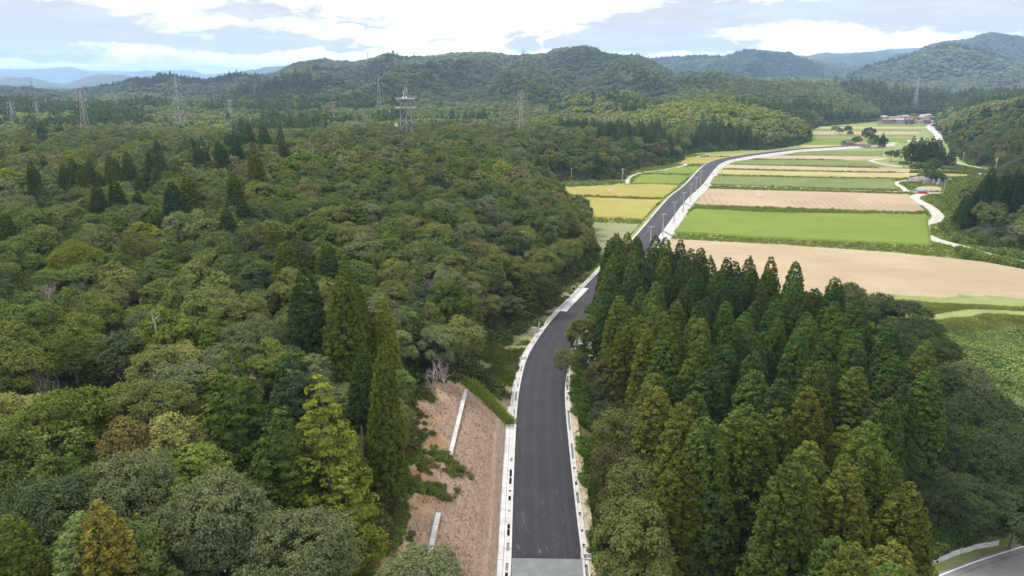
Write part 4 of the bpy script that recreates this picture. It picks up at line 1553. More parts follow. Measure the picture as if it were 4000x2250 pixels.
# gravel turnout beside the road bend
def drape(name, pts, mat, label, lift=.06, n=26, kind='structure', world_pts=False, follow=None):
    P = np.array(pts, float) if world_pts else np.array([hit(*p)[:2] for p in pts])
    P2 = resample(np.vstack([P, P[:1]]), .8 if not world_pts else 1.0)[:-1]
    c = P2.mean(0)
    rings = 8
    V = [(c[0], c[1])]
    for k in range(1, rings + 1):
        for p in P2:
            V.append(tuple(c + (p - c) * k / rings))
    V = np.array(V)
    m = len(P2)
    z = (H(V[:, 0], V[:, 1]) if follow is None else follow(V[:, 0], V[:, 1])) + lift
    F3 = [(0, 1 + i, 1 + (i + 1) % m) for i in range(m)]
    F4 = [(1 + k * m + i, 1 + (k + 1) * m + i, 1 + (k + 1) * m + (i + 1) % m, 1 + k * m + (i + 1) % m) for k in range(rings - 1) for i in range(m)]
    o = link(name, make_mesh(name, np.c_[V, z], [np.array(F3), np.array(F4)], [mat], smooth=True))
    return tag(o, label, None, None, kind)


drape('gravel_turnout', [(2283, 1128), (2225, 1115), (2218, 1108), (2240, 1094), (2270, 1090), (2275, 1103), (2300, 1102)], LANE, 'pale gravel turnout left of the road bend', lift=.14)


# ---------------------------------------------------------------- lanes
def lane(name, pts, w, mat, label, z=0.10, kind='structure', g=True, wob=.25, hz=None):
    P = resample([G(p[0], p[1], 0.1)[:2] for p in pts] if g else pts, 3.0)
    t = np.gradient(P, axis=0)
    t /= np.linalg.norm(t, axis=1, keepdims=True)
    nrm = np.stack([-t[:, 1], t[:, 0]], 1)
    V = []
    for i, p in enumerate(P):
        a = w / 2 + wob * fbm(np.array([i * 3.0]), np.array([1.0]), 12, 2, 3)[0]
        b = w / 2 + wob * fbm(np.array([i * 3.0]), np.array([9.0]), 12, 2, 3)[0]
        for o in (a + .3, a, a * .35, -b * .35, -b, -b - .3):
            q = p + nrm[i] * o
            V.append((q[0], q[1], z if abs(o) < max(a, b) + .1 else z - .25))
    V = np.array(V)
    if hz is not None:
        V[:, 2] += hz(V[:, 0], V[:, 1])
    Fq = [(i * 6 + j, i * 6 + j + 1, (i + 1) * 6 + j + 1, (i + 1) * 6 + j) for i in range(len(P) - 1) for j in range(5)]
    o = link(name, make_mesh(name, V, np.array(Fq)[:, ::-1], [mat]))
    LANES.append((P, w / 2))
    return tag(o, label, None, None, kind)


LANES = []
c6 = lambda x, y: (3000 + x / 2.576, 450 + y / 2.576)
c5 = lambda x, y: (2000 + x / 2.576, 450 + y / 2.576)
lane('lane', [(4150, 1068), (4000, 1026), c6(2200, 1400), c6(1900, 1310), c6(1700, 1255), c6(1540, 1190), c6(1455, 1145), c6(1490, 1115), c6(1600, 1085), c6(1690, 1055), c6(1705, 1000),
              c6(1620, 920), c6(1530, 870), c6(1478, 840), c6(1490, 812), c6(1560, 792), c6(1700, 783), c6(1850, 788)], 4.6, LANE, 'pale winding farm lane along the right side of the fields')
lane('lane', [c6(1400, 768), c6(1345, 720), c6(1290, 692), c6(1290, 675), c6(1395, 655)], 2.8, LANE, 'short hooked lane up to the graveyard')
lane('lane', [c5(1925, 705), c5(2200, 712), c5(2576, 722), c6(400, 740), c6(900, 758), c6(1400, 770), c6(1600, 778)], 1.6, GCON, 'thin concrete farm path between tan and green fields')
lane('lane', [c6(1190, 430), c6(1100, 443), c6(1035, 456), c6(1090, 475), c6(1250, 505), c6(1420, 530), c6(1600, 545), c6(1850, 556), c6(2050, 572), c6(2165, 603), c6(2050, 620), c6(1790, 640)], 3.4, LANE, 'lane looping round the narrow yellow field')
lane('lane', [c6(1870, 468), c6(2000, 498), c6(2150, 530), c6(2330, 575), c6(2560, 640)], 3.0, LANE, 'lane at the foot of the right hill')
lane('lane', [c6(2250, 800), c6(2265, 750), c6(2340, 690)], 3.4, GCON, 'grey road rising between the poles on the right')
lane('lane', [c5(1230, 688), c5(1170, 690), c5(1165, 650), c5(1200, 612), c5(1320, 578), c5(1560, 545), c5(1700, 515), c5(1750, 496), c5(1720, 482), c5(1640, 476)], 2.2, LANE, 'dirt lane curving round the left green fields')
lane('lane', [c5(370, 727), c5(600, 724), c5(830, 716), c5(1000, 702), c5(1150, 690), c5(1240, 688)], 1.8, LANE, 'dirt lane along the top of the left yellow field')
lane('lane', [c5(1850, 425), c5(1950, 400), c5(2000, 390)], 2.4, LANE, 'short dirt lane behind the narrow yellow fields')
lane('lane', [c6(350, 248), c6(420, 238), c6(455, 225), c6(410, 215)], 3.5, LANE, 'short lane hook at the far forest tip')
lane('lane', [(3468, 560), (3540, 552), (3600, 548), (3660, 545), (3668, 528), (3645, 508), (3632, 498), (3640, 490), (3655, 482)], 9.0, WCON, 'pale new road stretch leading to the village', z=.3)
lane('lane', [(3540, 1238), (3640, 1250), (3800, 1226), (3900, 1226), (4100, 1240)], 2.8, WCON, 'pale concrete path beside the tan field on the right')
# lower road at the bottom right
LR = np.array([G(p[0], p[1], .9)[:2] for p in [(3450, 2330), (3660, 2250), (3800, 2196), (3960, 2144), (4150, 2085)]])
LR_ = resample(LR, 2.0)
OLDASPH = concrete_mat('worn_grey_asphalt', (0.17, 0.165, 0.175), (0.21, 0.20, 0.21), .25)
tt = np.gradient(LR_, axis=0); tt /= np.linalg.norm(tt, axis=1, keepdims=True)
nn_ = np.stack([tt[:, 1], -tt[:, 0]], 1)


def side_ribbon(name, P, nrm, offs, z, mat):
    V = [(p[0] + nrm[i][0] * o, p[1] + nrm[i][1] * o, z) for i, p in enumerate(P) for o in offs]
    k = len(offs)
    Fq = [(i * k + j, (i + 1) * k + j, (i + 1) * k + j + 1, i * k + j + 1) for i in range(len(P) - 1) for j in range(k - 1)]
    return link(name, make_mesh(name, V, np.array(Fq), [mat]))


o = side_ribbon('road', LR_, nn_, [-.35, 3, 7, 11], .92, OLDASPH); tag(o, 'worn grey road crossing the lower right corner', None, None, 'structure')
o = side_ribbon('road_line', LR_, nn_, [0, .18], .926, plain('road_paint', (.72, .72, .70), .7, .12, 6.0)); tag(o, 'white edge line of the lower right road', None, None, 'structure')
o = side_ribbon('road_crack', LR_, nn_, [.95, 1.0], .924, plain('crack_filler', (.05, .05, .055), .8, .2)); tag(o, 'dark sealed crack along the lower right road', None, None, 'structure')

# ---------------------------------------------------------------- the brown cut slope
def slope_mat():
    m, T, b = new_mat('straw_matting', 0.95)
    p = world_pos(T)
    st = T.n('ShaderNodeMapping')
    st.inputs['Rotation'].default_value = (0, 0, math.radians(-28))
    st.inputs['Scale'].default_value = (2.6, .55, 1.0)
    T.put(st.inputs[0], p)
    n1 = T.noise(st.outputs[0], 1.5, 5, 0.65, 1.2)
    n2 = T.noise(p, .28, 4, .6)
    n3 = T.noise(p, .16, 4, .6)
    n4 = T.noise(st.outputs[0], 5.0, 3, 0.6)
    c = T.mix(T.ramp(n1, 0.36, 0.66), (0.158, 0.112, 0.082), (0.275, 0.200, 0.150))
    c = T.mix(T.m('MULTIPLY', T.ramp(n4, 0.5, 0.75), .5), c, (0.33, 0.25, 0.19))
    edge = T.n('ShaderNodeAttribute', attribute_type='GEOMETRY', attribute_name='edge').outputs['Fac']
    e = T.ramp(T.m('ADD', edge, T.m('MULTIPLY', T.m('SUBTRACT', n2, .5), .9)), .62, .86)
    soil = T.mix(T.ramp(n3, .4, .6), (0.27, 0.155, 0.085), (0.34, 0.25, 0.17))
    c = T.mix(e, c, soil)
    c = T.mix(T.m('MULTIPLY', T.ramp(n2, .55, .7), .35), c, (.20, .17, .10))
    T.put(b.inputs['Base Color'], c)
    bp = T.n('ShaderNodeBump')
    bp.inputs['Strength'].default_value = .8
    bp.inputs['Distance'].default_value = .06
    T.put(bp.inputs['Height'], n1)
    T.put(b.inputs['Normal'], bp.outputs[0])
    return m


SLM = slope_mat()
sA, sB = 8.0, arc_of(2024, 1560)
S = np.linspace(sA, sB, 150)
K = 60
V, E = [], []
for s in S:
    x, y, nx, ny = frame(s)
    wi = float(SLOPE_W(y + 0.0))
    f0 = hw(s) + 1.62
    for j in range(K):
        o = f0 + (wi - f0) * j / (K - 1)
        V.append((x + nx * o, y + ny * o))
        E.append(j / (K - 1))
V = np.array(V)
zz = H(V[:, 0], V[:, 1]) + .16 + .10 * fbm(V[:, 0], V[:, 1], 1.3, 3, 9) + .14 * (np.array(E) < .1)
zz = zz - np.where(np.array(E) > .97, .5, 0)
Fq = [(i * K + j, i * K + j + 1, (i + 1) * K + j + 1, (i + 1) * K + j) for i in range(149) for j in range(K - 1)]
o = link('cut_slope', make_mesh('cut_slope', np.c_[V, zz], np.array(Fq)[:, ::-1], [SLM], tone={'edge': E}, smooth=True))
tag(o, 'brown straw covered cut slope rising left of the road', None, None, 'structure')


def slope_hit(px, py):
    return hit(px, py, 200, lift=.2)


# two stepped concrete drains lying on the slope
for (a, b_, lab) in [((1820, 1526), (1757, 1783), 'upper white concrete drain running down the brown slope'), ((1712, 2008), (1668, 2215), 'lower white concrete drain on the brown slope')]:
    A, B_ = slope_hit(*a), slope_hit(*b_)
    root = empty('slope_drain', tuple(A), 0)
    tag(root, lab, 'drain', 'concrete drains on the cut slope')
    dv = B_ - A
    Ln = np.linalg.norm(dv[:2])
    ang = math.atan2(dv[1], dv[0])
    N = int(Ln / 2.0)
    for i in range(N):
        c = A + dv * (i + .5) / N
        z = H1(c[0], c[1]) + .32
        slp = math.atan2(dv[2], Ln)
        mb = MB()
        mb.box((0, 0, 0), (Ln / N - .05, .62, .16))
        q = mb.build('drain_slab', WCON if i % 3 else GCON, root)
        q.location = (c[0] - A[0], c[1] - A[1], z - A[2])
        q.rotation_euler = (0, -slp, ang)
        mb = MB()
        mb.box((0, 0, -.06), (Ln / N - .02, .34, .12))
        mb.box((0, .22, .0), (Ln / N - .05, .10, .2))
        q2 = mb.build('drain_channel', DCON, root)
        # channel lies on the uphill side
        nx_, ny_ = (math.sin(ang), -math.cos(ang))
        if nx_ > 0: nx_, ny_ = -nx_, -ny_
        q2.location = (c[0] - A[0] + nx_ * .52, c[1] - A[1] + ny_ * .52, z - A[2] + .04)
        q2.rotation_euler = (0, -slp, ang)

# ---------------------------------------------------------------- fields
def crop_mat(name, a, b2, c3, row_scale=1.2, row_rot=0.0, row_amt=.25, patch=.05, bump=.15, track=0.0):
    m, T, b = new_mat(name, 0.95)
    p = world_pos(T)
    n1 = T.noise(p, patch, 4, 0.6)
    n0 = T.noise(p, .022, 3, .5)
    st = T.n('ShaderNodeMapping')
    st.inputs['Rotation'].default_value = (0, 0, row_rot)
    st.inputs['Scale'].default_value = (.10, 1.0, 1)
    T.put(st.inputs[0], p)
    n2 = T.noise(st.outputs[0], row_scale, 4, 0.65, .3)
    n3 = T.noise(p, 1.7, 4, .65)
    c = T.mix(T.ramp(n1, .35, .65), a, b2)
    c = T.mix(T.m('MULTIPLY', T.ramp(n2, .45, .7), row_amt), c, c3)
    c = T.mix(T.m('MULTIPLY', T.ramp(n3, .45, .7), .42), c, c3)
    c = T.mix(T.m('MULTIPLY', T.ramp(n0, .42, .66), .30), c, c3)
    if track:
        # curved machine tracks in the stubble
        sp = T.n('ShaderNodeSeparateXYZ')
        T.put(sp.inputs[0], p)
        w = T.m('ADD', T.m('MULTIPLY', sp.outputs[0], 1.9), T.m('MULTIPLY', n0, 9.0))
        w = T.m('SINE', T.m('ADD', w, T.m('MULTIPLY', sp.outputs[1], -.35)))
        k = T.m('MULTIPLY', T.ramp(w, .55, .9), T.ramp(n0, .47, .58))
        c = T.mix(T.m('MULTIPLY', k, track), c, (.15, .10, .07))
    T.put(b.inputs['Base Color'], c)
    bp = T.n('ShaderNodeBump')
    bp.inputs['Strength'].default_value = .6
    bp.inputs['Distance'].default_value = bump
    T.put(bp.inputs['Height'], T.m('ADD', n2, n3))
    T.put(b.inputs['Normal'], bp.outputs[0])
    return m


RICE_G = crop_mat('green_rice', (.105, .158, .012), (.13, .180, .016), (.080, .122, .014), 1.6, 0, .42)
RICE_G2 = crop_mat('mid_green_rice', (.095, .132, .030), (.125, .155, .038), (.075, .10, .026), 1.6, 0, .42)
RICE_Y = crop_mat('ripe_rice', (.235, .205, .042), (.27, .24, .055), (.17, .15, .04), .9, 0, .5, .08, .25)
RICE_Y2 = crop_mat('pale_ripe_rice', (.29, .255, .10), (.32, .28, .12), (.22, .19, .075), .9, 0, .35, .08, .2)
STUB = crop_mat('stubble', (.295, .23, .148), (.335, .27, .18), (.20, .152, .10), 1.1, 0, .45, .03, .12)
STUB2 = crop_mat('tracked_stubble', (.29, .222, .142), (.33, .262, .176), (.195, .145, .098), 1.1, 0, .4, .03, .15, track=.45)
MOWN = crop_mat('mown_grass', (.165, .175, .085), (.19, .195, .10), (.115, .135, .055), .35, math.radians(58), .6, .05)
MEAD = crop_mat('wild_meadow', (.14, .20, .045), (.22, .25, .08), (.09, .15, .03), .7, .4, .4, .1, .3)
FIELDS = []


def field(name, top, bot, z, mat, label, g=True):
    """a crop stand between two edge lines given from left to right"""
    A = np.array([G(p[0], p[1], z)[:2] for p in top])
    B_ = np.array([G(p[0], p[1], z)[:2] for p in bot])
    def rs(P, n):
        L = np.r_[0, np.cumsum(np.linalg.norm(np.diff(P, axis=0), axis=1))]
        s = np.linspace(0, L[-1], n)
        return np.stack([np.interp(s, L, P[:, 0]), np.interp(s, L, P[:, 1])], 1)
    n = int(np.clip(max(np.linalg.norm(A[-1] - A[0]), np.linalg.norm(B_[-1] - B_[0])) / 1.6, 8, 220))
    m = int(np.clip(np.linalg.norm((A[0] + A[-1] - B_[0] - B_[-1]) / 2) / 1.6, 4, 50))
    A, B_ = rs(A, n), rs(B_, n)
    t = np.linspace(0, 1, m)[:, None, None]
    P = A[None] * (1 - t) + B_[None] * t
    x, y = P[..., 0], P[..., 1]
    x = x + fbm(x, y, 9, 2, 5) * .6
    y = y + fbm(x, y, 7, 2, 6) * .6
    zz = z + fbm(x, y, 6, 3, 7) * .10
    zz[0], zz[-1], zz[:, 0], zz[:, -1] = -.1, -.1, -.1, -.1
    Fq = [(i * n + j, (i + 1) * n + j, (i + 1) * n + j + 1, i * n + j + 1) for i in range(m - 1) for j in range(n - 1)]
    o = link(name, make_mesh(name, np.stack([x, y, zz], -1).reshape(-1, 3), np.array(Fq), [mat]))
    FIELDS.append(np.vstack([A, B_[::-1]]))
    return tag(o, label, None, None, 'structure')


field('stubble_field', [(2600, 930), (3000, 949), (3500, 983), (3854, 1020), (4000, 1047), (4500, 1130)], [(2560, 1110), (3000, 1140), (3480, 1176), (4000, 1206), (4500, 1245)], .25, STUB, 'large harvested tan field behind the cedar plantation')
field('rice_field', [(2706, 812), (3000, 827), (3300, 832), (3629, 836)], [(2625, 902), (3000, 927), (3300, 938), (3644, 954)], .7, RICE_G, 'bright green rice field right of the road')
field('stubble_field', [(2757, 735), (3000, 742), (3300, 750), (3555, 757)], [(2712, 798), (3000, 808), (3300, 820), (3622, 828)], .25, STUB2, 'harvested tan field with machine tracks')
field('rice_field', [(2778, 686), (3000, 690), (3250, 696), (3490, 697)], [(2764, 717), (3000, 725), (3250, 732), (3512, 738)], .6, RICE_G2, 'mid green rice field crossed by two power poles')
field('rice_field', [(2803, 660), (3000, 666), (3300, 672), (3606, 676)], [(2785, 678), (3000, 683), (3300, 690), (3582, 693)], .6, RICE_Y2, 'pale yellow strip of ripe rice right of the road')
field('rice_field', [(3660, 676), (3720, 677), (3790, 681)], [(3680, 697), (3720, 696), (3800, 690)], .6, RICE_Y, 'narrow yellow rice field inside the looping lane')
field('stubble_field', [(2835, 641), (3000, 646), (3300, 653), (3600, 661), (3780, 670)], [(2812, 656), (3000, 661), (3300, 668), (3600, 672), (3780, 677)], .25, STUB, 'tan harvested strip between green and yellow strips')
field('rice_field', [(2875, 625), (3000, 623), (3200, 624), (3388, 627)], [(2843, 638), (3000, 642), (3200, 645), (3460, 649)], .6, RICE_G2, 'green rice strip left of the lane tip')
field('stubble_field', [(3040, 607), (3150, 607), (3300, 609), (3446, 612)], [(2920, 618), (3000, 620), (3200, 621), (3405, 624)], .25, STUB, 'tan harvested strip below the farmhouse')
field('rice_field', [(3116, 592), (3250, 588), (3350, 588), (3454, 588)], [(3055, 603), (3200, 605), (3330, 607), (3444, 608)], .6, RICE_G2, 'green rice strip in front of the farmhouse')
field('rice_field', [(3138, 566), (3170, 566), (3230, 566), (3290, 566)], [(3120, 573), (3160, 573), (3230, 571), (3290, 568)], .6, RICE_Y2, 'yellowish strip behind the raised road')
far = [(492, 3205, 3330, RICE_G2), (496, 3195, 3620, RICE_Y2), (501, 3190, 3615, MOWN), (506, 3180, 3600, RICE_G2), (512, 3175, 3600, RICE_Y2), (518, 3170, 3590, STUB), (525, 3172, 3580, RICE_G2), (532, 3168, 3570, MOWN),
       (539, 3166, 3560, RICE_G), (548, 3160, 3550, RICE_G), (557, 3150, 3460, RICE_G)]
fw = ['palest strip at the far end', 'first pale yellow strip before the village', 'dull green strip before the village', 'light green far strip', 'second pale yellow far strip', 'tan far strip', 'green far strip below the tan one',
      'mown far strip behind the farm trees', 'fresh green far strip', 'fresh green strip behind the farm', 'fresh green strip next to the raised road']
for i, (y0, xa, xb, mt) in enumerate(far):
    y1 = far[i + 1][0] - .8 if i + 1 < len(far) else 564
    field('rice_field', [(xa, y0), ((xa + xb) / 2, y0 + .5), (xb, y0 + 1)], [(xa, y1), ((xa + xb) / 2, y1 + .5), (xb, y1 + .5)], .5, mt, fw[i])
field('rice_field', [(3420, 474), (3600, 474)], [(3430, 491), (3625, 490)], .5, RICE_G2, 'pale green field directly in front of the village')
field('rice_field', [(2160, 733), (2300, 729), (2419, 720), (2550, 717), (2656, 720)], [(2178, 757), (2300, 761), (2450, 766), (2600, 769)], .6, RICE_Y, 'upper ripe yellow field left of the road')
field('rice_field', [(2190, 765), (2350, 770), (2480, 775), (2594, 778)], [(2295, 842), (2400, 847), (2460, 850), (2516, 852)], .6, RICE_Y, 'lower ripe yellow field left of the road')
field('mown_field', [(2312, 866), (2400, 870), (2508, 874)], [(2338, 995), (2350, 990), (2390, 995)], .3, MOWN, 'pale mown field with diagonal stripes beside the forest edge')
field('rice_field', [(2500, 681), (2560, 680), (2699, 684)], [(2466, 714), (2550, 715), (2660, 716)], .6, RICE_G, 'green rice field left of the road below the lane bend')
field('rice_field', [(2640, 653), (2700, 649), (2750, 649)], [(2545, 674), (2630, 676), (2716, 677)], .6, RICE_G, 'small green rice field left of the road')
field('rice_field', [(2679, 614), (2760, 613), (2850, 612)], [(2652, 636), (2700, 638), (2759, 638)], .6, RICE_Y, 'yellow rice field in front of the wooded tip')
field('rice_field', [(2765, 604), (2850, 600), (2945, 597)], [(2772, 610), (2820, 610), (2868, 609)], .6, RICE_Y, 'narrow yellow strip at the forest foot')
field('stubble_field', [(3585, 728), (3640, 726), (3683, 730)], [(3565, 740), (3620, 745), (3678, 746)], .25, STUB2, 'small harvested plot between tarp load and graves')
field('meadow', [(3560, 1245), (3700, 1262), (3850, 1240), (4000, 1240)], [(3640, 1300), (3760, 1310), (3900, 1290), (4050, 1290)], .25, MEAD, 'bright wild meadow right of the dark trees')

# ---------------------------------------------------------------- grass tufts, shrubs and vines
GR = np.random.default_rng(9)


def tuft_mesh(name, n, h, spread, w, broad=False):
    c = GR.normal(size=(n, 3)) * spread * np.array([1, 1, 0])
    a = GR.uniform(0, 6.28, n)
    d = np.stack([np.cos(a), np.sin(a), 0 * a], 1)
    t = np.stack([-np.sin(a), np.cos(a), 0 * a], 1)
    hh = h * GR.uniform(.5, 1.1, (n, 1))
    up = np.array([[0, 0, 1.0]])
    V = np.stack([c - t * w, c + t * w, c + d * hh * .35 + up * hh * .7 + t * w * .9, c + d * hh * .6 + up * hh], 1).reshape(-1, 3)
    return make_mesh(name, V, quads(V), [FOL], tone=np.repeat(GR.uniform(0, 1, n), 4))


def shrub_mesh(name, n, r, h, leaf):
    d = unit(GR.normal(size=(n, 3)))
    d[:, 2] = np.abs(d[:, 2])
    bump = 1 + .25 * np.sin(d[:, :1] * 7 + 1) * np.cos(d[:, 1:2] * 6)
    c = d * np.array([r, r, h]) * GR.uniform(.6, 1.05, (n, 1)) * bump
    V = leaf_quads(c, d * .6 + np.array([0, 0, .6]) + GR.normal(size=(n, 3)) * .4, leaf, .65, GR)
    return make_mesh(name, V, quads(V), [FOL], tone=np.repeat(GR.uniform(0, 1, n), 4))


TUFTS = [tuft_mesh('grass_tuft_%d' % i, 34, .75, .38, .035) for i in range(3)]
SHRUBS = [shrub_mesh('leafy_shrub_%d' % i, 520, 1.1, 1.1, .13) for i in range(3)]
TWO = TUFTS + SHRUBS


def not_on(x, y, fields=True, margin=0.0):
    ok = np.ones(x.shape, bool)
    if fields:
        for P in FIELDS:
            ok &= ~in_poly(P, x, y)
    for (P, w) in LANES:
        near = (np.abs(x - P[:, 0].mean()) < np.ptp(P[:, 0]) / 2 + 8) & (np.abs(y - P[:, 1].mean()) < np.ptp(P[:, 1]) / 2 + 8)
        if near.any():
            d = np.full(x.shape, 99.0)
            d[near] = poly_near(P, x[near], y[near])[0]
            ok &= d > w + .25 + margin
    d, lat, pos = poly_near(ROAD, x, y)
    h_ = half_w(y)
    left = np.where(y < 112, 3.2, np.where(y < 215, 1.5, 2.4))
    right = np.where(y < 190, 1.5, 4.2)
    ok &= (lat > h_ + left) | (lat < -h_ - right)
    return ok


def scatter_green(name, x, y, kind, tint, size, label, cat, zoff=-.05, tall=1.0):
    n = len(x)
    idx = GR.integers(0, 3, n) + np.where(kind, 3, 0)
    s = size * GR.uniform(.7, 1.4, n)
    scl = np.stack([s, s, s * tall * GR.uniform(.8, 1.3, n)], 1)
    rot = np.stack([0 * s, 0 * s, GR.uniform(0, 6.28, n)], 1)
    z = H(x, y) + zoff
    scatter(name, np.stack([x, y, z], 1), rot, scl, idx, tint, TWO, label, cat)
    print(name, n)


def mixcol(n, cols, jit=.18):
    C = np.array(cols)
    return C[GR.integers(0, len(C), n)] * GR.uniform(1 - jit, 1 + jit, (n, 1))


# field banks and verges
x = GR.uniform(-5, 260, 300000); y = GR.uniform(190, 620, 300000)
m = in_poly(VAL, x, y) & (GR.uniform(size=len(x)) < np.clip(260 / np.maximum(y, 1), .3, 1) ** 2)
x, y = x[m], y[m]
m = not_on(x, y, margin=.3); x, y = x[m], y[m]
big = y > 330
scatter_green('bank_grass', x, y, GR.uniform(size=len(x)) < .06, mixcol(len(x), [(.14, .19, .045), (.17, .21, .055), (.19, .20, .075), (.11, .155, .04)]), np.where(big, .75, .5), 'rough grass on the banks between the fields', 'grass')
# grass notch beside the near road and verge under the trees
x = GR.uniform(-14, 40, 60000); y = GR.uniform(98, 300, 60000)
d, lat, pos = poly_near(ROAD, x, y)
dd = poly_near(np.vstack([VAL, VAL[:1]]), x, y)[0]
m = (lat > 0) & (in_poly(VAL, x, y) | (dd < 5)) & not_on(x, y) & (y < 262) & ~((y < 112) & (lat < 17))
tr = np.array([G(2255, 1105, 3.4)[:2]])
m &= np.hypot(x - tr[0, 0], y - tr[0, 1]) > 5
m &= fbm(x, y, 5, 3, 14) > np.where(y < 140, -.3, .12)
x, y = x[m], y[m]
scatter_green('verge_grass', x, y, fbm(x, y, 4, 2, 3) > .25, mixcol(len(x), [(.070, .115, .025), (.085, .13, .03), (.11, .125, .045), (.10, .085, .045)]), np.full(len(x), .65), 'lush green weeds in the notch between forest and road bend', 'grass')
# right verge strip
x = GR.uniform(2, 30, 26000); y = GR.uniform(55, 160, 26000)
d, lat, pos = poly_near(ROAD, x, y)
m = (lat < -hw(80) - 1.5) & (lat > -hw(80) - 5.2) & (fbm(x, y, 6, 2, 8) > -.35)
x, y = x[m], y[m]
scatter_green('roadside_weeds', x, y, fbm(x, y, 3, 2, 3) > .1, mixcol(len(x), [(.06, .115, .025), (.05, .09, .022), (.09, .12, .03)]), np.full(len(x), .75), 'green weeds behind the right gutter', 'grass')
# vines and thicket right of the plantation, meadow beyond
MEADOW = FIELDS.pop()
x = GR.uniform(50, 165, 150000); y = GR.uniform(70, 190, 150000)
px, py, _ = project(x, y, 0 * x)
m = (px < 4250) & (px > 3100) & in_poly(VAL, x, y) & not_on(x, y, margin=.9)
x, y, py, px = x[m], y[m], py[m], px[m]
m = (x > 66) | (y < 92)
x, y, py, px = x[m], y[m], py[m], px[m]
lr = poly_near(LR_, x, y)
m = (lr[1] > 3.6) | (lr[0] > 14)
x, y, py, px = x[m], y[m], py[m], px[m]
vine = (py > 1325)
keep = ~vine | (GR.uniform(size=len(x)) < .55)
x, y, vine, px, py = x[keep], y[keep], vine[keep], px[keep], py[keep]
c = np.where(vine[:, None], mixcol(len(x), [(.12, .18, .065), (.15, .20, .065), (.10, .15, .055)]), mixcol(len(x), [(.17, .215, .06), (.23, .235, .10), (.13, .18, .045)]))
scatter_green('vine_thicket', x, y, vine & (GR.uniform(size=len(x)) < .8), c * (1 + .45 * fbm(x, y, 5, 3, 44))[:, None], np.where(vine, 1.0, .55) * (1 + .5 * fbm(x, y, 7, 2, 45)), 'vines and tall weeds covering the ground right of the plantation', 'vines')
# climbing vines below the front cedars
x = GR.uniform(24, 62, 7000); y = GR.uniform(66, 92, 7000)
px, py, _ = project(x, y, 2 + 0 * x)
lr = poly_near(LR_, x, y)
m = (px > 2900) & (px < 3750) & (lr[1] > 4.2)
x, y = x[m], y[m]
hump = 1.0 + 2.6 * sstep(fbm(x, y, 8, 2, 15) + .4)
scatter_green('kudzu_vines', x, y, np.ones(len(x), bool), mixcol(len(x), [(.06, .115, .045), (.075, .13, .04), (.05, .095, .035)]), np.full(len(x), .9), 'kudzu vines climbing at the foot of the front cedars', 'vines', zoff=.2, tall=2.0)
# riverbank scrub on the right
x = GR.uniform(120, 320, 120000); y = GR.uniform(210, 520, 120000)
px, py, _ = project(x, y, 0 * x)
m = (px > 3560) & (px < 4300) & in_poly(VAL, x, y) & not_on(x, y, margin=1.8)
x, y, px, py = x[m], y[m], px[m], py[m]
m = fbm(x, y, 16, 3, 19) > -.45
m &= ~((py > 700) & (px < 3700) & (py < 775)) & ~((py > 760) & (px < 3560 + (py - 760) * .6 + 55))
x, y = x[m], y[m]
scatter_green('riverbank_scrub', x, y, np.ones(len(x), bool), mixcol(len(x), [(.09, .14, .035), (.12, .17, .04), (.065, .10, .03), (.15, .18, .06)]), np.full(len(x), 1.25), 'bushy scrub and bamboo grass on the right riverbank', 'scrub')
# scrub on the upper part of the cut slope and weeds along its diagonal strip
pts = []
for (px0, py0, rad, n) in [(1640, 1810, 2.2, 80), (1740, 1800, 1.6, 50), (1790, 1850, 1.1, 26), (1620, 1700, 1.4, 50), (1720, 1930, 1.3, 40), (1650, 1915, 1.2, 30), (1540, 2080, 1.6, 60), (1650, 1530, 1.8, 60),
                            (1690, 1470, 1.8, 60), (1620, 1620, 1.2, 30), (1500, 2150, 1.6, 50), (1790, 1480, 2.0, 110), (1600, 1560, 1.5, 50), (1580, 1650, 1.3, 40), (1680, 1560, .9, 20), (1560, 1760, 1.5, 50), (1560, 1990, 1.2, 40)]:
    q = hit(px0, py0, 200)
    pts.append(np.c_[q[0] + GR.normal(size=n) * rad * .6, q[1] + GR.normal(size=n) * rad * .6])
pts = np.vstack(pts)
scatter_green('slope_scrub', pts[:, 0], pts[:, 1], GR.uniform(size=len(pts)) < .6, mixcol(len(pts), [(.06, .10, .025), (.09, .13, .03), (.11, .10, .05)]), np.full(len(pts), .42), 'patches of scrub growing on the cut slope', 'scrub', zoff=.1)
x = GR.uniform(-24, 4, 15000); y = GR.uniform(45, 108, 15000)
d, lat, pos = poly_near(ROAD, x, y)
m = (lat > 7.2) & (lat < SLOPE_W(y) - .3)
x, y = x[m], y[m]
scatter_green('straw_tufts', x, y, np.zeros(len(x), bool), mixcol(len(x), [(.20, .145, .108), (.25, .185, .14), (.165, .115, .085)]), np.full(len(x), .13), 'withered straw tufts all over the cut slope', 'straw', zoff=.12)
A, B_ = hit(1822, 1500, 200), hit(1985, 1655, 200)
n = 520
t = GR.uniform(0, 1, n)
x = A[0] + (B_[0] - A[0]) * t + GR.normal(size=n) * .45
y = A[1] + (B_[1] - A[1]) * t + GR.normal(size=n) * .55
scatter_green('drain_weeds', x, y, np.zeros(n, bool), mixcol(n, [(.13, .18, .04), (.16, .20, .05)]), np.full(n, .85), 'green strip of tall weeds crossing the cut slope diagonally', 'grass', zoff=.1)

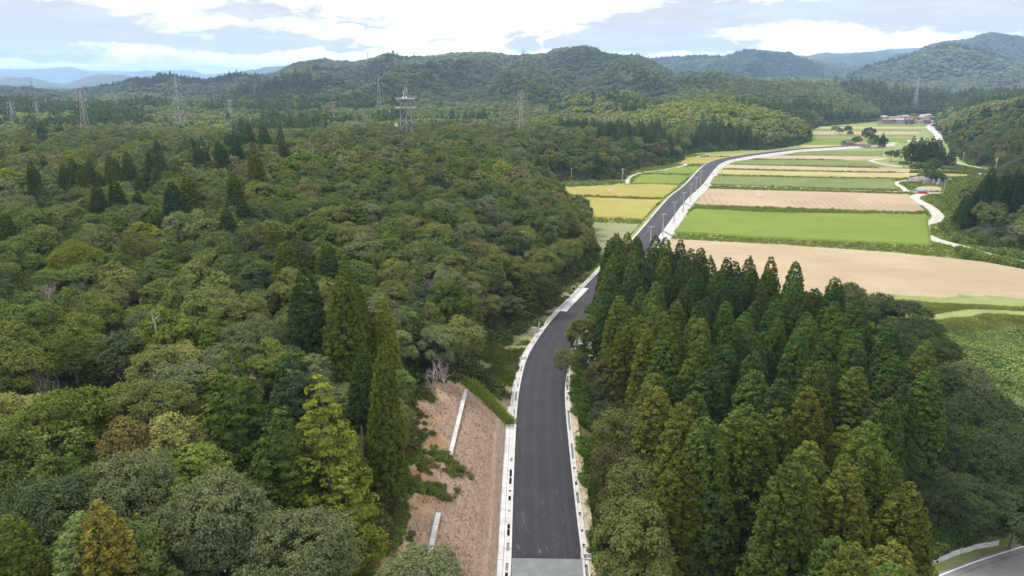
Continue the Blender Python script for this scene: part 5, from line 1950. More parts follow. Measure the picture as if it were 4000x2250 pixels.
# undergrowth closing the forest edges and the forest floor
VC_ = np.vstack([VAL, VAL[:1]])
xs_, ys_ = [], []
for i in range(len(VAL) - 4):
    a, b_ = VAL[i], VAL[i + 1]
    Lg = np.linalg.norm(b_ - a)
    n = int(Lg * (2.6 if a[1] < 330 else 1.6))
    t = GR.uniform(0, 1, n)
    q = a + (b_ - a) * t[:, None] + GR.normal(size=(n, 2)) * 3.0
    xs_.append(q[:, 0]); ys_.append(q[:, 1])
x, y = np.concatenate(xs_), np.concatenate(ys_)
dd = poly_near(VC_, x, y)[0]
m = (~in_poly(VAL, x, y) | (dd < .8)) & (y > 112) & (y < 1250) & not_on(x, y, fields=False, margin=.4)
x, y = x[m], y[m]
scatter_green('edge_undergrowth', x, y, np.ones(len(x), bool), mixcol(len(x), [(.06, .09, .03), (.08, .115, .035), (.10, .12, .045), (.05, .075, .03)], .25), np.where(y > 330, 2.3, 1.35), 'bushes and undergrowth closing the edge of the forest', 'undergrowth', zoff=-.2)
x = GR.uniform(-130, 20, 9000); y = GR.uniform(30, 230, 9000)
_, lat, _ = poly_near(ROAD, x, y)
m = ~in_poly(VAL, x, y) & (np.abs(np.degrees(np.arctan2(x, y))) < 40) & ~((lat < SLOPE_W(y) + .5) & (y < 116))
x, y = x[m], y[m]
scatter_green('forest_undergrowth', x, y, np.ones(len(x), bool), mixcol(len(x), [(.045, .07, .025), (.06, .085, .03), (.07, .07, .035)], .25), np.full(len(x), 1.6), 'dark undergrowth between the trunks of the left forest', 'undergrowth', zoff=-.2)

# ---------------------------------------------------------------- poles and lines
STEEL = plain('galvanised_steel', (.34, .35, .37), .5, .15, 3.0, metal=.3)
PCON = plain('grey_pole_concrete', (.36, .35, .34), .8, .15, 2.0)
REDP = plain('red_paint', (.45, .06, .05), .6, .15, 3.0)
ORAP = plain('orange_paint', (.55, .25, .05), .6, .15, 3.0)
WHIP = plain('white_paint', (.70, .70, .70), .6, .12, 3.0)
DARK = plain('dark_metal', (.05, .05, .055), .5, .2, 3.0)


def height_at(x, y, top_py):
    """height above sea whose picture row is top_py"""
    t = (top_py - 1125) / FPX
    # solve project for z
    a = math.atan(t) + PITCH
    return CAMZ - y * math.tan(a)


def utility_pole(px, top, base, label, group, arms=2, z0=0.0, transformer=False, ang=0.0, wide=1.8, mat=None, dd=None):
    p = G(px, base, z0)
    h = height_at(p[0], p[1], top) - z0
    root = empty('utility_pole', (p[0], p[1], z0 - .02), ang)
    tag(root, label, 'pole', group)
    mb = MB(); mb.tube([(0, 0, -.6), (0, 0, h * .5), (0, 0, h)], [.22, .19, .15], 8)
    mb.build('pole', mat or PCON, root)
    for k in range(arms):
        z = h - .35 - k * .75
        mb = MB(); mb.box((0, 0, z), (wide, .12, .12))
        c = mb.build('crossarm', STEEL, root)
        for q in (-.46, -.18, .18, .46):
            mb = MB(); mb.tube([(wide * q, 0, z + .06), (wide * q, 0, z + .34)], [.07, .05], 6)
            mb.build('insulator', WHIP, c)
    if transformer:
        mb = MB(); mb.tube([(.55, 0, h - 2.9), (.55, 0, h - 1.9)], [.33, .33], 10)
        mb.build('transformer', STEEL, root)
    return root, Vector((p[0], p[1], z0 + h - .3))


ptops = []
orw = ['farthest', 'second farthest', 'third farthest', 'fourth farthest', 'fifth farthest', 'sixth farthest', 'seventh farthest', 'nearest']
for i, (tx, ty, bx, by) in enumerate([(1900, 555, 1893, 720), (1855, 620, 1848, 790), (1800, 688, 1795, 875), (1730, 775, 1720, 980), (1638, 870, 1628, 1095), (1522, 990, 1512, 1235), (1395, 1115, 1385, 1400), (1255, 1260, 1240, 1560)]):
    a, b_ = c5(tx, ty), c5(bx, by)
    _, tp = utility_pole(b_[0], a[1], b_[1], '%s slim pole with T crossarm on the white road embankment' % orw[i], 'slim poles on the road embankment', arms=1, ang=math.radians(-20), wide=2.3, z0=.8)
    ptops.append(tp)
more = [(c5(600, 530), c5(597, 662), 'lone concrete pole in front of the dark trees at the left lane', 1, False), (c5(1113, 535), c5(1108, 672), 'pole with transformer where the two dirt lanes meet', 2, True),
        (c5(1550, 530), c5(1547, 690), 'pole standing between the left green and yellow fields', 1, False), (c5(2107, 540), c5(2100, 705), 'pole at the near edge of the green field beside the road', 1, False),
        (c5(2483, 580), c5(2477, 710), 'second pole along the thin farm path', 1, False), (c6(668, 600), c6(661, 720), 'third pole along the thin farm path', 1, False),
        (c6(1215, 618), c6(1207, 735), 'fourth pole along the thin farm path by the hooked lane', 1, False), (c6(1778, 650), c6(1768, 775), 'pole beside the small harvested plot', 1, False),
        (c6(1970, 375), c6(1958, 482), 'left pole at the dark wood on the right', 2, False), (c6(2112, 400), c6(2103, 512), 'second pole at the dark wood on the right', 2, False),
        (c6(2275, 430), c6(2248, 765), 'tall dark pole on the right beside the grey road', 3, False), (c6(2240, 570), c6(2228, 770), 'equipment pole with transformer beside the tall dark pole', 2, True),
        (c6(1645, 50), c6(1640, 180), 'tall pole by the pale road to the village', 2, False), (c6(1600, 90), c6(1595, 165), 'shorter pole by the pale road to the village', 1, False),
        (c6(1425, 152), c6(1424, 195), 'small pole in the far striped fields', 1, False), (c6(1227, 130), c6(1225, 205), 'small pole left in the far striped fields', 1, False)]
mt = []
for (a, b_, lab, arms, tr) in more:
    _, tp = utility_pole(b_[0], a[1], b_[1], lab, 'power poles in the valley', arms=arms, transformer=tr, wide=1.6, ang=math.radians(15 if b_[0] > 2500 else -30))
    mt.append(tp)


def wire(a, b_, sag, label, r=.035, n=14, group='power lines', name='power_line'):
    pts = []
    for i in range(n + 1):
        t = i / n
        p = a.lerp(b_, t)
        p.z -= sag * 4 * t * (1 - t)
        pts.append(p)
    mb = MB(); mb.tube(pts, r, 3, cap=False)
    o = mb.build(name, STEEL)
    return tag(o, label, 'cable', group)


for i in range(len(ptops) - 1):
    wire(ptops[i], ptops[i + 1], .5, 'thin cable between the %s and the %s slim pole' % (orw[i], orw[i + 1]), r=.02, group='cables along the road')
for a, b_, t in ((3, 4, 'second'), (4, 5, 'third'), (5, 6, 'fourth')):
    wire(mt[a], mt[b_], .8, 'cable over the green field starting at the %s farm path pole' % t, r=.02, group='cables over the fields')


# ---------------------------------------------------------------- lattice pylons
def pylon(px, top, dist, label, w=4.2, arms=3, arm=6.5, paint=None, base_py=None, thick=.10):
    a, _ = az_el(px, 330)
    x, y = dist * math.sin(a), dist * math.cos(a)
    z0 = H1(x, y)
    ztop = height_at(x, y, top)
    h = max(18, ztop - z0)
    root = empty('lattice_pylon', (x, y, z0), GR.uniform(-.4, .4))
    tag(root, label, 'pylon', 'steel lattice pylons')
    hw_ = lambda t: w * .62 * ((1 - t) ** 1.15) + .45
    for sx in (-1, 1):
        for sy in (-1, 1):
            mb = MB()
            mb.tube([(sx * hw_(t), sy * hw_(t), h * t * .93) for t in (-.01, .25, .5, .75, 1)], thick, 4)
            mb.build('leg', STEEL, root)
    mb = MB()
    N = 8
    lv = [1 - (1 - i / N) ** 1.35 for i in range(N + 1)]
    for i in range(N):
        t0, t1 = lv[i], lv[i + 1]
        a0, a1 = hw_(t0), hw_(t1)
        z0_, z1_ = h * .93 * t0, h * .93 * t1
        for (p, q) in (((-1, -1), (1, -1)), ((1, -1), (1, 1)), ((1, 1), (-1, 1)), ((-1, 1), (-1, -1))):
            mb.tube([(p[0] * a0, p[1] * a0, z0_), (q[0] * a1, q[1] * a1, z1_)], thick * .6, 3, cap=False)
            mb.tube([(q[0] * a0, q[1] * a0, z0_), (p[0] * a1, p[1] * a1, z1_)], thick * .6, 3, cap=False)
            mb.tube([(p[0] * a1, p[1] * a1, z1_), (q[0] * a1, q[1] * a1, z1_)], thick * .6, 3, cap=False)
    mb.build('bracing', STEEL, root)
    pm = paint or STEEL
    for k in range(arms):
        z = h * (.93 - k * .13)
        L = arm * .72 * (.8 + .15 * k)
        for sx in (-1, 1):
            mb = MB()
            bw = hw_(.93 - k * .13)
            for sy in (-1, 1):
                mb.tube([(sx * bw, sy * bw, z), (sx * L, 0, z + .3)], thick * .8, 3, cap=False)
            mb.tube([(sx * bw, 0, z + 1.4), (sx * L, 0, z + .3)], thick * .8, 3, cap=False)
            c = mb.build('crossarm', pm, root)
            mb = MB(); mb.tube([(sx * L, 0, z + .2), (sx * L, 0, z - 1.8)], .14, 5)
            mb.build('insulator_string', WHIP, c)
    mb = MB()
    for sx in (-1, 1):
        mb.tube([(sx * hw_(1), 0, h * .93), (0, 0, h)], thick, 4)
    mb.build('peak', pm, root)
    return [Vector((x + s * arm * .9, y, z0 + h * .80)) for s in (-1, 1)] + [Vector((x, y, z0 + h))]


PY = {}
for (k, px, top, dist, lab, kw) in [
    ('a', 26, 392, 900, 'small pale pylon at the left edge of the picture', dict(arms=3, arm=5, w=3.5)),
    ('b', 127, 390, 1000, 'second small pylon from the left with reddish top', dict(arms=2, arm=5, w=3, paint=REDP)),
    ('c', 308, 342, 720, 'tall pylon with red top crossarms on the left', dict(arms=3, arm=6.5, w=5, paint=REDP)),
    ('d', 686, 292, 760, 'largest steel pylon left of the middle', dict(arms=4, arm=7.5, w=7, thick=.13)),
    ('e', 888, 385, 950, 'small bright pylon right of the largest one', dict(arms=3, arm=5, w=4)),
    ('f', 995, 325, 1600, 'faint pylon in front of the dark hill', dict(arms=3, arm=7, w=6)),
    ('g', 1478, 288, 1050, 'tall faint pylon behind the platform tower', dict(arms=3, arm=6, w=5)),
    ('i', 2036, 353, 560, 'pylon with orange top right of the platform tower', dict(arms=2, arm=3, w=3, paint=ORAP)),
    ('j', 2372, 450, 640, 'short pylon with red top above the dark conifers', dict(arms=3, arm=4, w=3, paint=REDP)),
    ('k', 2697, 425, 800, 'small white pylon on the bright wooded slope', dict(arms=1, arm=2, w=3, paint=WHIP)),
    ('l', 2044, 195, 2330, 'thin pylon on the skyline left of the highest hill', dict(arms=3, arm=7, w=6, thick=.35)),
    ('m', 1442, 203, 2480, 'thin pylon on the skyline left of the small peak', dict(arms=3, arm=7, w=6, thick=.35)),
    ('n', 1621, 203, 2500, 'thin pylon on the skyline right of the small peak', dict(arms=2, arm=6, w=5, thick=.3)),
    ('o', 3295, 278, 1750, 'pale pylon before the blue ridge on the right', dict(arms=2, arm=6, w=5, thick=.25)),
    ('p', 3586, 297, 1600, 'tall pale pylon above the village', dict(arms=2, arm=6, w=6, thick=.25)),
    ('q', 122, 314, 2400, 'faint far pylon on the hill at the left', dict(arms=3, arm=7, w=6, thick=.3)),
    ('r', 2802, 276, 2000, 'faint pylon on the wooded hill right of the highest one', dict(arms=3, arm=6, w=6, thick=.25)),
]:
    PY[k] = pylon(px, top, dist, lab, **kw)
E1, E2 = Vector((760, 640, 66)), Vector((770, 650, 52))
for i, (a, b_, sg, lab) in enumerate([
    (PY['j'][0], Vector((640, 720, 40)), 9, 'lowest long power line crossing above the valley fields'), (PY['j'][1], Vector((640, 720, 46)), 9, 'second long power line crossing above the valley fields'),
    (PY['i'][1], PY['j'][2], 5, 'power line between the orange and the red topped pylons'), (PY['c'][1], PY['d'][0], 12, 'power line between the two tall left pylons'),
    (PY['d'][1], PY['g'][0], 16, 'power line from the largest pylon to the faint one'), (PY['g'][1], PY['i'][0], 12, 'power line passing in front of the tower'),
    (PY['k'][1], Vector((900, 900, 62)), 12, 'upper power line running to the right hill'), (PY['k'][0], Vector((900, 900, 70)), 12, 'topmost power line running to the right hill')]):
    wire(a, b_, sg, lab, r=.075, n=24)

# ---------------------------------------------------------------- the platform tower
TST = plain('pale_tower_steel', (.25, .26, .285), .5, .12, 3.0)


def platform_tower():
    STEEL = TST
    a, _ = az_el(1581, 330)
    d = 540
    x, y = d * math.sin(a), d * math.cos(a)
    z0 = H1(x, y)
    z1, z2, zt = height_at(x, y, 422), height_at(x, y, 387), height_at(x, y, 338)
    root = empty('platform_tower', (x, y, z0), math.radians(8))
    tag(root, 'steel lattice tower with two railed platforms and antennas above the forest', 'tower')
    A, B_, Cc = z1 - z0, z2 - z0, zt - z0
    hw0 = lambda z: 4.3 - .7 * z / B_
    for sx in (-1, 1):
        for sy in (-1, 1):
            mb = MB(); mb.tube([(sx * hw0(z), sy * hw0(z), z) for z in (-1, A, B_)], .32, 6)
            mb.build('leg', STEEL, root)
    mb = MB()
    Ls = [0, A * .33, A * .66, A, (A + B_) / 2, B_]
    for i in range(len(Ls) - 1):
        a0, a1 = hw0(Ls[i]), hw0(Ls[i + 1])
        for (p, q) in (((-1, -1), (1, -1)), ((1, -1), (1, 1)), ((1, 1), (-1, 1)), ((-1, 1), (-1, -1))):
            m0 = ((p[0] + q[0]) / 2 * a1, (p[1] + q[1]) / 2 * a1, Ls[i + 1])
            mb.tube([(p[0] * a0, p[1] * a0, Ls[i]), m0], .24, 4, cap=False)
            mb.tube([(q[0] * a0, q[1] * a0, Ls[i]), m0], .24, 4, cap=False)
            mb.tube([(p[0] * a1, p[1] * a1, Ls[i + 1]), (q[0] * a1, q[1] * a1, Ls[i + 1])], .17, 4, cap=False)
    mb.build('bracing', STEEL, root)
    mb = MB()
    mb.tube([(0, 0, 0), (0, 0, B_)], .45, 6)
    for k in range(14):
        z = A * k / 13
        mb.box((0, 0, z), (1.9, 1.9, .12))
    mb.build('stair_core', STEEL, root)
    for z, hwp in ((A, 7.3), (B_, 6.9)):
        mb = MB(); mb.box((0, 0, z + .1), (hwp * 2, hwp * 2, .45))
        for q in (-.6, -.2, .2, .6):
            mb.box((0, hwp * q * 1.2, z - .35), (hwp * 1.9, .25, .4))
        c = mb.build('platform', STEEL, root)
        mb = MB()
        for s in (-1, 1):
            for zz in (.9, 1.5):
                mb.box((0, s * hwp, z + zz), (hwp * 2, .09, .09))
                mb.box((s * hwp, 0, z + zz), (.09, hwp * 2, .09))
            for k in range(13):
                q = -hwp + hwp * 2 * k / 12
                mb.box((q, s * hwp, z + .95), (.09, .09, 1.25))
                mb.box((s * hwp, q, z + .95), (.09, .09, 1.25))
        mb.build('railing', STEEL, c)
    mb = MB()
    for (sx, sy) in ((-1, -1), (1, -1), (0, 1)):
        mb.tube([(sx * .8, sy * .8, B_), (sx * .25, sy * .25, Cc)], .14, 4)
    for k in range(8):
        z = B_ + (Cc - B_) * k / 8
        r = .8 - .5 * k / 8
        mb.box((0, 0, z), (r * 2, r * 2, .1))
    mb.build('antenna_mast', STEEL, root)
    for (ox, oz) in ((-1.3, .55), (1.5, .6), (-1.1, .35), (1.2, .8)):
        mb = MB(); mb.tube([(ox, 0, B_ + (Cc - B_) * oz - 1.2), (ox, 0, B_ + (Cc - B_) * oz + 1.2)], .12, 5)
        mb.tube([(0, 0, B_ + (Cc - B_) * oz), (ox, 0, B_ + (Cc - B_) * oz)], .06, 4)
        mb.build('antenna', WHIP, root)
    for (ox, oy) in ((.7, -1.2), (-1.6, -1)):
        mb = MB(); mb.tube([(ox, oy, B_ + 1.2), (ox, oy - .5, B_ + 1.25)], [.25, .7], 12)
        mb.build('dish_antenna', WHIP, root)
    # equipment hut
    hx, hy = x - 6.5, y - 5
    h0 = H1(hx, hy)
    hh = height_at(hx, hy, 480) - h0
    r2 = empty('equipment_hut', (hx, hy, h0), .2); tag(r2, 'small pale hut on posts half hidden at the foot of the platform tower', 'hut')
    mb = MB(); mb.box((0, 0, hh - 1.5), (2.2, 2, 1.8)); mb.build('wall', plain('cream_panel', (.6, .56, .46), .7, .1), r2)
    mb = MB(); mb.box((0, 0, hh - .1), (2.5, 2.3, .2)); mb.build('roof', PCON, r2)
    for sx in (-1, 1):
        for sy in (-1, 1):
            mb = MB(); mb.box((sx * 1.4, sy * 1.2, (hh - 2.8) / 2), (.2, .2, hh - 2.8)); mb.build('post', STEEL, r2)


platform_tower()

# ---------------------------------------------------------------- houses
GLASS = plain('dark_window', (.03, .035, .045), .2, .2, 1.0)
ROOFS = {'red': plain('red_roof_tiles', (.17, .095, .085), .7, .2, 1.5), 'brown': plain('brown_roof_tiles', (.24, .15, .13), .7, .2, 1.5), 'grey': plain('grey_roof_tiles', (.20, .21, .24), .6, .2, 1.5),
         'silver': plain('silver_metal_roof', (.30, .30, .33), .45, .1, 1.0), 'dark': plain('dark_roof_sheet', (.075, .07, .075), .6, .2, 1.5)}
WALLS = {'white': plain('white_plaster', (.36, .34, .32), .8, .12, 1.0), 'wood': plain('weathered_boards', (.15, .11, .10), .85, .25, 2.0), 'cream': plain('cream_plaster', (.46, .41, .33), .8, .15, 1.0),
         'mauve': plain('faded_mauve_sheet', (.24, .16, .17), .8, .15, 1.0)}


def house(x, y, w, d, h, rh, rz, roof, wall, label, hip=True, group='houses of the far village', floors=1, ridge=.45):
    root = empty('house', (x, y, 0), rz)
    tag(root, label, 'house', group)
    mb = MB(); mb.box((0, 0, h / 2 - .1), (w, d, h + .2)); mb.build('wall', WALLS[wall], root)
    e = .7
    X, Y = w / 2 + e, d / 2 + e
    rx = (w / 2 + e) * (ridge if hip else 1)
    V = [(-X, -Y, h), (X, -Y, h), (X, Y, h), (-X, Y, h), (-rx, 0, h + rh), (rx, 0, h + rh), (-X, -Y, h - .2), (X, -Y, h - .2), (X, Y, h - .2), (-X, Y, h - .2)]
    Fh = [(0, 1, 5, 4), (2, 3, 4, 5), (1, 2, 5), (3, 0, 4), (6, 9, 8, 7), (0, 6, 7, 1), (1, 7, 8, 2), (2, 8, 9, 3), (3, 9, 6, 0)]
    mb = MB(); mb.add(V, Fh); r = mb.build('roof', ROOFS[roof], root)
    mb = MB(); mb.tube([(-rx, 0, h + rh + .05), (rx, 0, h + rh + .05)], .16, 6); mb.build('ridge_cap', ROOFS[roof], r)
    for f in range(floors):
        nwin = max(2, int(w / 3.2))
        for k in range(nwin):
            cx = -w / 2 + w * (k + .5) / nwin
            for s in (-1, 1):
                zc = 1.5 + f * 2.6
                mb = MB()
                for (c, dd) in (((cx, s * (d / 2 + .03), zc + .62), (1.7, .1, .08)), ((cx, s * (d / 2 + .03), zc - .62), (1.7, .1, .08)), ((cx - .82, s * (d / 2 + .03), zc), (.08, .1, 1.2)), ((cx + .82, s * (d / 2 + .03), zc), (.08, .1, 1.2)), ((cx, s * (d / 2 + .03), zc), (.06, .1, 1.2))):
                    mb.box(c, dd)
                wv = mb.build('window', WHIP, root)
                mb = MB(); mb.box((cx, s * (d / 2 + .02), zc), (1.6, .05, 1.16)); mb.build('pane', GLASS, wv)
    mb = MB(); mb.box((w / 2 + .03, 0, 1.0), (.08, 1.1, 2.0)); mb.build('door', WALLS['wood'], root)
    return root


p = G(3378, 579, 0)
house(p[0], p[1] + 5, 11.5, 8, 3.4, 2.6, math.radians(-6), 'brown', 'white', 'farmhouse with hipped reddish tiled roof and white walls', group='farm buildings', ridge=.12)
p = G(3318, 577, 0)
house(p[0], p[1] + 5, 6.5, 9, 4.2, 2.4, math.radians(12), 'dark', 'mauve', 'mauve barn with dark curved roof left of the farmhouse', hip=False, group='farm buildings')
p = G(3318, 578.5, 0)
root = empty('shed', (p[0], p[1] - 1, 0)); tag(root, 'small yellow lean-to shed in front of the mauve barn', 'shed', 'farm buildings')
mb = MB(); mb.box((0, 0, .9), (3.2, 2, 1.8)); mb.build('wall', plain('yellow_boards', (.50, .38, .15), .8, .15), root)
mb = MB(); mb.box((0, 0, 1.86), (3.6, 2.4, .12)); mb.build('roof', ROOFS['silver'], root)
RV = np.random.default_rng(21)
c3 = lambda x, y: (3400 + x / 7.36, 420 + y / 7.36)
vill = [(300, 380, 10, 'red', 'white', 'red roofed house at the left end of the village'), (385, 345, 13, 'silver', 'cream', 'silver roofed house behind the red one at the left end'),
        (420, 450, 12, 'brown', 'mauve', 'mauve house behind the front bushes of the village'), (540, 440, 16, 'grey', 'cream', 'long grey roofed house in the left front row'),
        (590, 375, 16, 'brown', 'wood', 'long brown roofed house in the left back row'), (800, 440, 14, 'silver', 'white', 'silver roofed two storey house with white gable'),
        (820, 345, 12, 'grey', 'cream', 'grey house behind the white gable'), (980, 330, 14, 'silver', 'white', 'pale roofed house left of the bamboo'),
        (920, 440, 10, 'grey', 'wood', 'low grey house right of the white gable'), (1090, 440, 17, 'red', 'wood', 'large dark wooden house with red roof in the front'),
        (1140, 375, 14, 'red', 'cream', 'red roofed house behind the large wooden one'), (1260, 440, 9, 'brown', 'white', 'small white house right of the large wooden one'),
        (1400, 300, 9, 'silver', 'white', 'white roofed house right of the bamboo'), (1500, 310, 15, 'silver', 'white', 'long pale roof in the upper right of the village'),
        (1640, 290, 14, 'silver', 'cream', 'pale roofed house at the top right of the village'), (1480, 360, 12, 'silver', 'white', 'silver roofed house in the middle right'),
        (1450, 420, 10, 'grey', 'white', 'grey roofed white house left of the red cluster'), (1560, 400, 13, 'red', 'white', 'pink red roof at the front right of the village'),
        (1610, 450, 12, 'red', 'wood', 'low red house at the right front'), (1700, 370, 12, 'red', 'wood', 'red house at the forest edge'),
        (1760, 310, 10, 'grey', 'cream', 'grey house squeezed at the forest edge'), (1740, 440, 9, 'silver', 'white', 'small silver roofed shed like house at the road'),
        (1810, 530, 9, 'silver', 'white', 'lone pale house by the road before the village')]
for (cx, cy, w, rf, wl, lab) in vill:
    px, py = c3(cx, cy)
    p = G(px, py + 2.5, 0)
    fl = 2 if w > 11 else 1
    house(p[0], p[1], w * .82, w * .55, 3.2 * fl * .9, 2.0, RV.uniform(-.35, .35), rf, wl, lab, hip=RV.uniform() < .5, floors=fl)
# bamboo and gardens of the village
for (cx, cy, h, r, cn, lab) in [(1230, 330, 12, 7, 'yellow', 'bright bamboo clump in the middle of the village'), (870, 310, 12, 6, 'dark', 'dark round tree at the back of the village'),
                                (660, 450, 7, 5, 'dark', 'dark garden tree before the left houses'), (300, 430, 9, 6, 'mid', 'garden tree left of the village'), (1330, 400, 8, 5, 'dark', 'garden tree between the red roofs'),
                                (1930, 500, 11, 6, 'mid', 'light tree right of the village road'), (2080, 400, 14, 6, 'mid', 'tree on the meadow right of the village'), (2220, 420, 12, 6, 'mid', 'second tree on the meadow right of the village'),
                                (1870, 590, 8, 5, 'dark', 'dark tree beside the lone pale house')]:
    px, py = c3(cx, cy)
    p = G(px, py + 4, 0)
    tree(p[0], p[1], 0, h, r, 'b', np.array(PAL[cn]) * 1.2, lab, key='broad_mid%d' % RV.integers(4), R=RV, group='trees standing among the fields')

# ---------------------------------------------------------------- small things in the valley
# tarpaulin covered load beside the lane
p = G(3600, 756, 0)
root = empty('covered_load', (p[0], p[1], 0), math.radians(-8)); tag(root, 'bulky load wrapped in red and blue sheets beside the farm lane', 'load')
def lump(w, d, h, seed, x0=0, z0=0):
    n, mm = 18, 8
    V, Fq = [], []
    for j in range(mm + 1):
        f = j / mm
        zz = h * math.sin(f * math.pi / 2)
        rr = math.cos(f * math.pi / 2) ** .35
        for i in range(n):
            a = 2 * math.pi * i / n
            ca, sa = math.cos(a), math.sin(a)
            q = (abs(ca) ** 5 + abs(sa) ** 5) ** -.2
            k = 1 + .06 * math.sin(i * 2.3 + j + seed)
            V.append((x0 + ca * q * w / 2 * rr * k, sa * q * d / 2 * rr * k, z0 + zz))
    for j in range(mm):
        for i in range(n):
            Fq.append((j * n + i, j * n + (i + 1) % n, (j + 1) * n + (i + 1) % n, (j + 1) * n + i))
    return np.array(V), np.array(Fq)
V, Fq = lump(4.4, 2.6, 1.6, 1)
link('red_sheet', make_mesh('red_sheet', V, Fq, [plain('red_sheet', (.50, .045, .035), .5, .2, 2.0)], smooth=True), root)
V, Fq = lump(4.9, 2.9, .75, 4, 0, 1.15)
link('blue_sheet', make_mesh('blue_sheet', V, Fq, [plain('blue_sheet', (.05, .22, .45), .45, .25, 2.0)], smooth=True), root)
mb = MB(); mb.box((2.8, -.4, .75), (.5, .9, 1.5)); mb.build('pale_crate', plain('pale_crate', (.55, .5, .4), .7, .15), root)
# fence of white posts by the load
p0, p1 = G(3545, 749, 0), G(3640, 751, 0)
root = empty('guard_fence', tuple(p0)); tag(root, 'low fence of short white posts with a rail behind the covered load', 'fence')
for i in range(17):
    q = (p1 - p0) * i / 16
    mb = MB(); mb.box((q[0], q[1], .4), (.16, .16, .8)); mb.build('post', WHIP, root)
mb = MB(); mb.tube([(0, 0, .7), tuple(p1 - p0 + np.array([0, 0, .7]))], .05, 5); mb.build('rail', STEEL, root)
# bridge with two white rails
A, B_ = G(3718, 757, .3), G(3832, 760, .3)
dv = B_ - A
Lb, ab = float(np.linalg.norm(dv)), math.atan2(dv[1], dv[0])
root = empty('bridge', tuple(A), ab); tag(root, 'low bridge with white metal railings across the stream', 'bridge')
mb = MB(); mb.box((Lb / 2, 0, -.15), (Lb, 3.6, .5)); mb.build('deck', PCON, root)
for s in (-1, 1):
    for zz in (.45, .95):
        mb = MB(); mb.box((Lb / 2, s * 1.85, zz), (Lb, .12, .22)); mb.build('railing', WHIP, root)
    for i in range(11):
        mb = MB(); mb.box((Lb * i / 10, s * 1.85, .5), (.14, .14, 1.1)); mb.build('post', WHIP, root)
for q in (.2, .8):
    mb = MB(); mb.box((Lb * q, 0, -1.0), (.8, 3, 1.6)); mb.build('pier', GCON, root)
o = side_ribbon('stream', resample([G(*p, .05)[:2] for p in [(3806, 690), (3795, 722), (3778, 745), (3772, 780), (3750, 812), (3720, 835), (3700, 850)]], 3.0), np.tile(np.array([[1.0, 0.0]]), (400, 1)), [-3.5, 0, 3.5], .06,
                plain('shallow_stream', (.13, .13, .12), .25, .4, .3, c2=(.28, .26, .24)))
tag(o, 'shallow stony stream passing under the bridge', None, None, 'structure')
# graveyard with ivy grown tree mound
p = G(3635, 712, 0)
GREYS = plain('grave_stone', (.30, .29, .30), .7, .25, 3.0)
root = empty('mound', tuple(p)); tag(root, 'rocky mound at the back of the graveyard', 'mound')
V, Fq = lump(24, 12, 3.4, 2); link('rock', make_mesh('rock', V, Fq, [plain('mound_rock', (.17, .15, .14), .95, .3, .6, bump=.3)], smooth=True), root)
for (px, py, h, r, cn, lab) in [(3632, 710, 13, 3.4, 'bright', 'tall tree overgrown with ivy on the graveyard mound'), (3645, 713, 8, 4.2, 'mid', 'ivy covered bush at the right flank of the mound'),
                                (3662, 716, 6, 4.0, 'mid', 'low ivy bush at the right end of the mound'), (3628, 714, 7, 3.2, 'mid', 'ivy bush at the foot of the tall overgrown tree')]:
    q = G(px, py, 0)
    tree(q[0], q[1], .3, h, r, 'b', np.array(PAL[cn]) * .9, lab, key='broad_mid%d' % RV.integers(4), R=RV, group='overgrown trees of the graveyard')
for i, (px, py, s, lab) in enumerate([(3567, 714, .8, 'leftmost low gravestone before the mound'), (3611, 718, 1.5, 'left one of the two pointed gravestones'), (3620, 718, 1.5, 'right one of the two pointed gravestones'),
                                      (3645, 719, 1.4, 'slender gravestone in the middle under the ivy'), (3666, 722, 1.8, 'tallest gravestone on the right'), (3555, 712, .9, 'low dark gravestone at the hooked lane'),
                                      (3678, 723, .9, 'small gravestone at the right end')]):
    q = G(px, py, 0)
    root = empty('gravestone', tuple(q)); tag(root, lab, 'gravestone', 'gravestones of the small graveyard')
    mb = MB(); mb.box((0, 0, .2), (2.0 * s, 1.6 * s, .4)); mb.build('plinth', GREYS, root)
    mb = MB(); mb.box((0, 0, .4 + .25 * s), (1.1 * s, 1.0 * s, .5 * s)); mb.build('base', GREYS, root)
    mb = MB(); mb.box((0, 0, .4 + 1.1 * s), (.55 * s, .5 * s, 1.3 * s)); mb.build('stone', GREYS, root)
q = G(3592, 716, 0)
root = empty('retaining_wall', tuple(q)); tag(root, 'low dark retaining wall with pale coping at the graves', 'wall')
mb = MB(); mb.box((0, 0, .6), (13, .5, 1.2)); mb.build('wall', plain('dark_masonry', (.10, .09, .09), .9, .25), root)
mb = MB(); mb.box((0, 0, 1.28), (13.3, .8, .16)); mb.build('coping', GCON, root)

# ---------------------------------------------------------------- things near the road
def sheet(px, py, w, h, tilt, rz, label, name='sign_board', posts=True, lift=.8):
    q = hit(px, py, 400)
    root = empty(name, tuple(q), rz); tag(root, label, 'sign' if 'sign' in name else 'board')
    mb = MB(); mb.box((0, 0, 0), (w, .06, h))
    b_ = mb.build('board', WHIP, root); b_.rotation_euler = (tilt, 0, 0); b_.location = (0, 0, lift + h / 2)
    for s in (-1, 1):
        mb = MB(); mb.tube([(s * w * .3, .1, -.2), (s * w * .3, .1, lift + h / 2)], .04, 5)
        mb.build('post', STEEL, root)
    return root


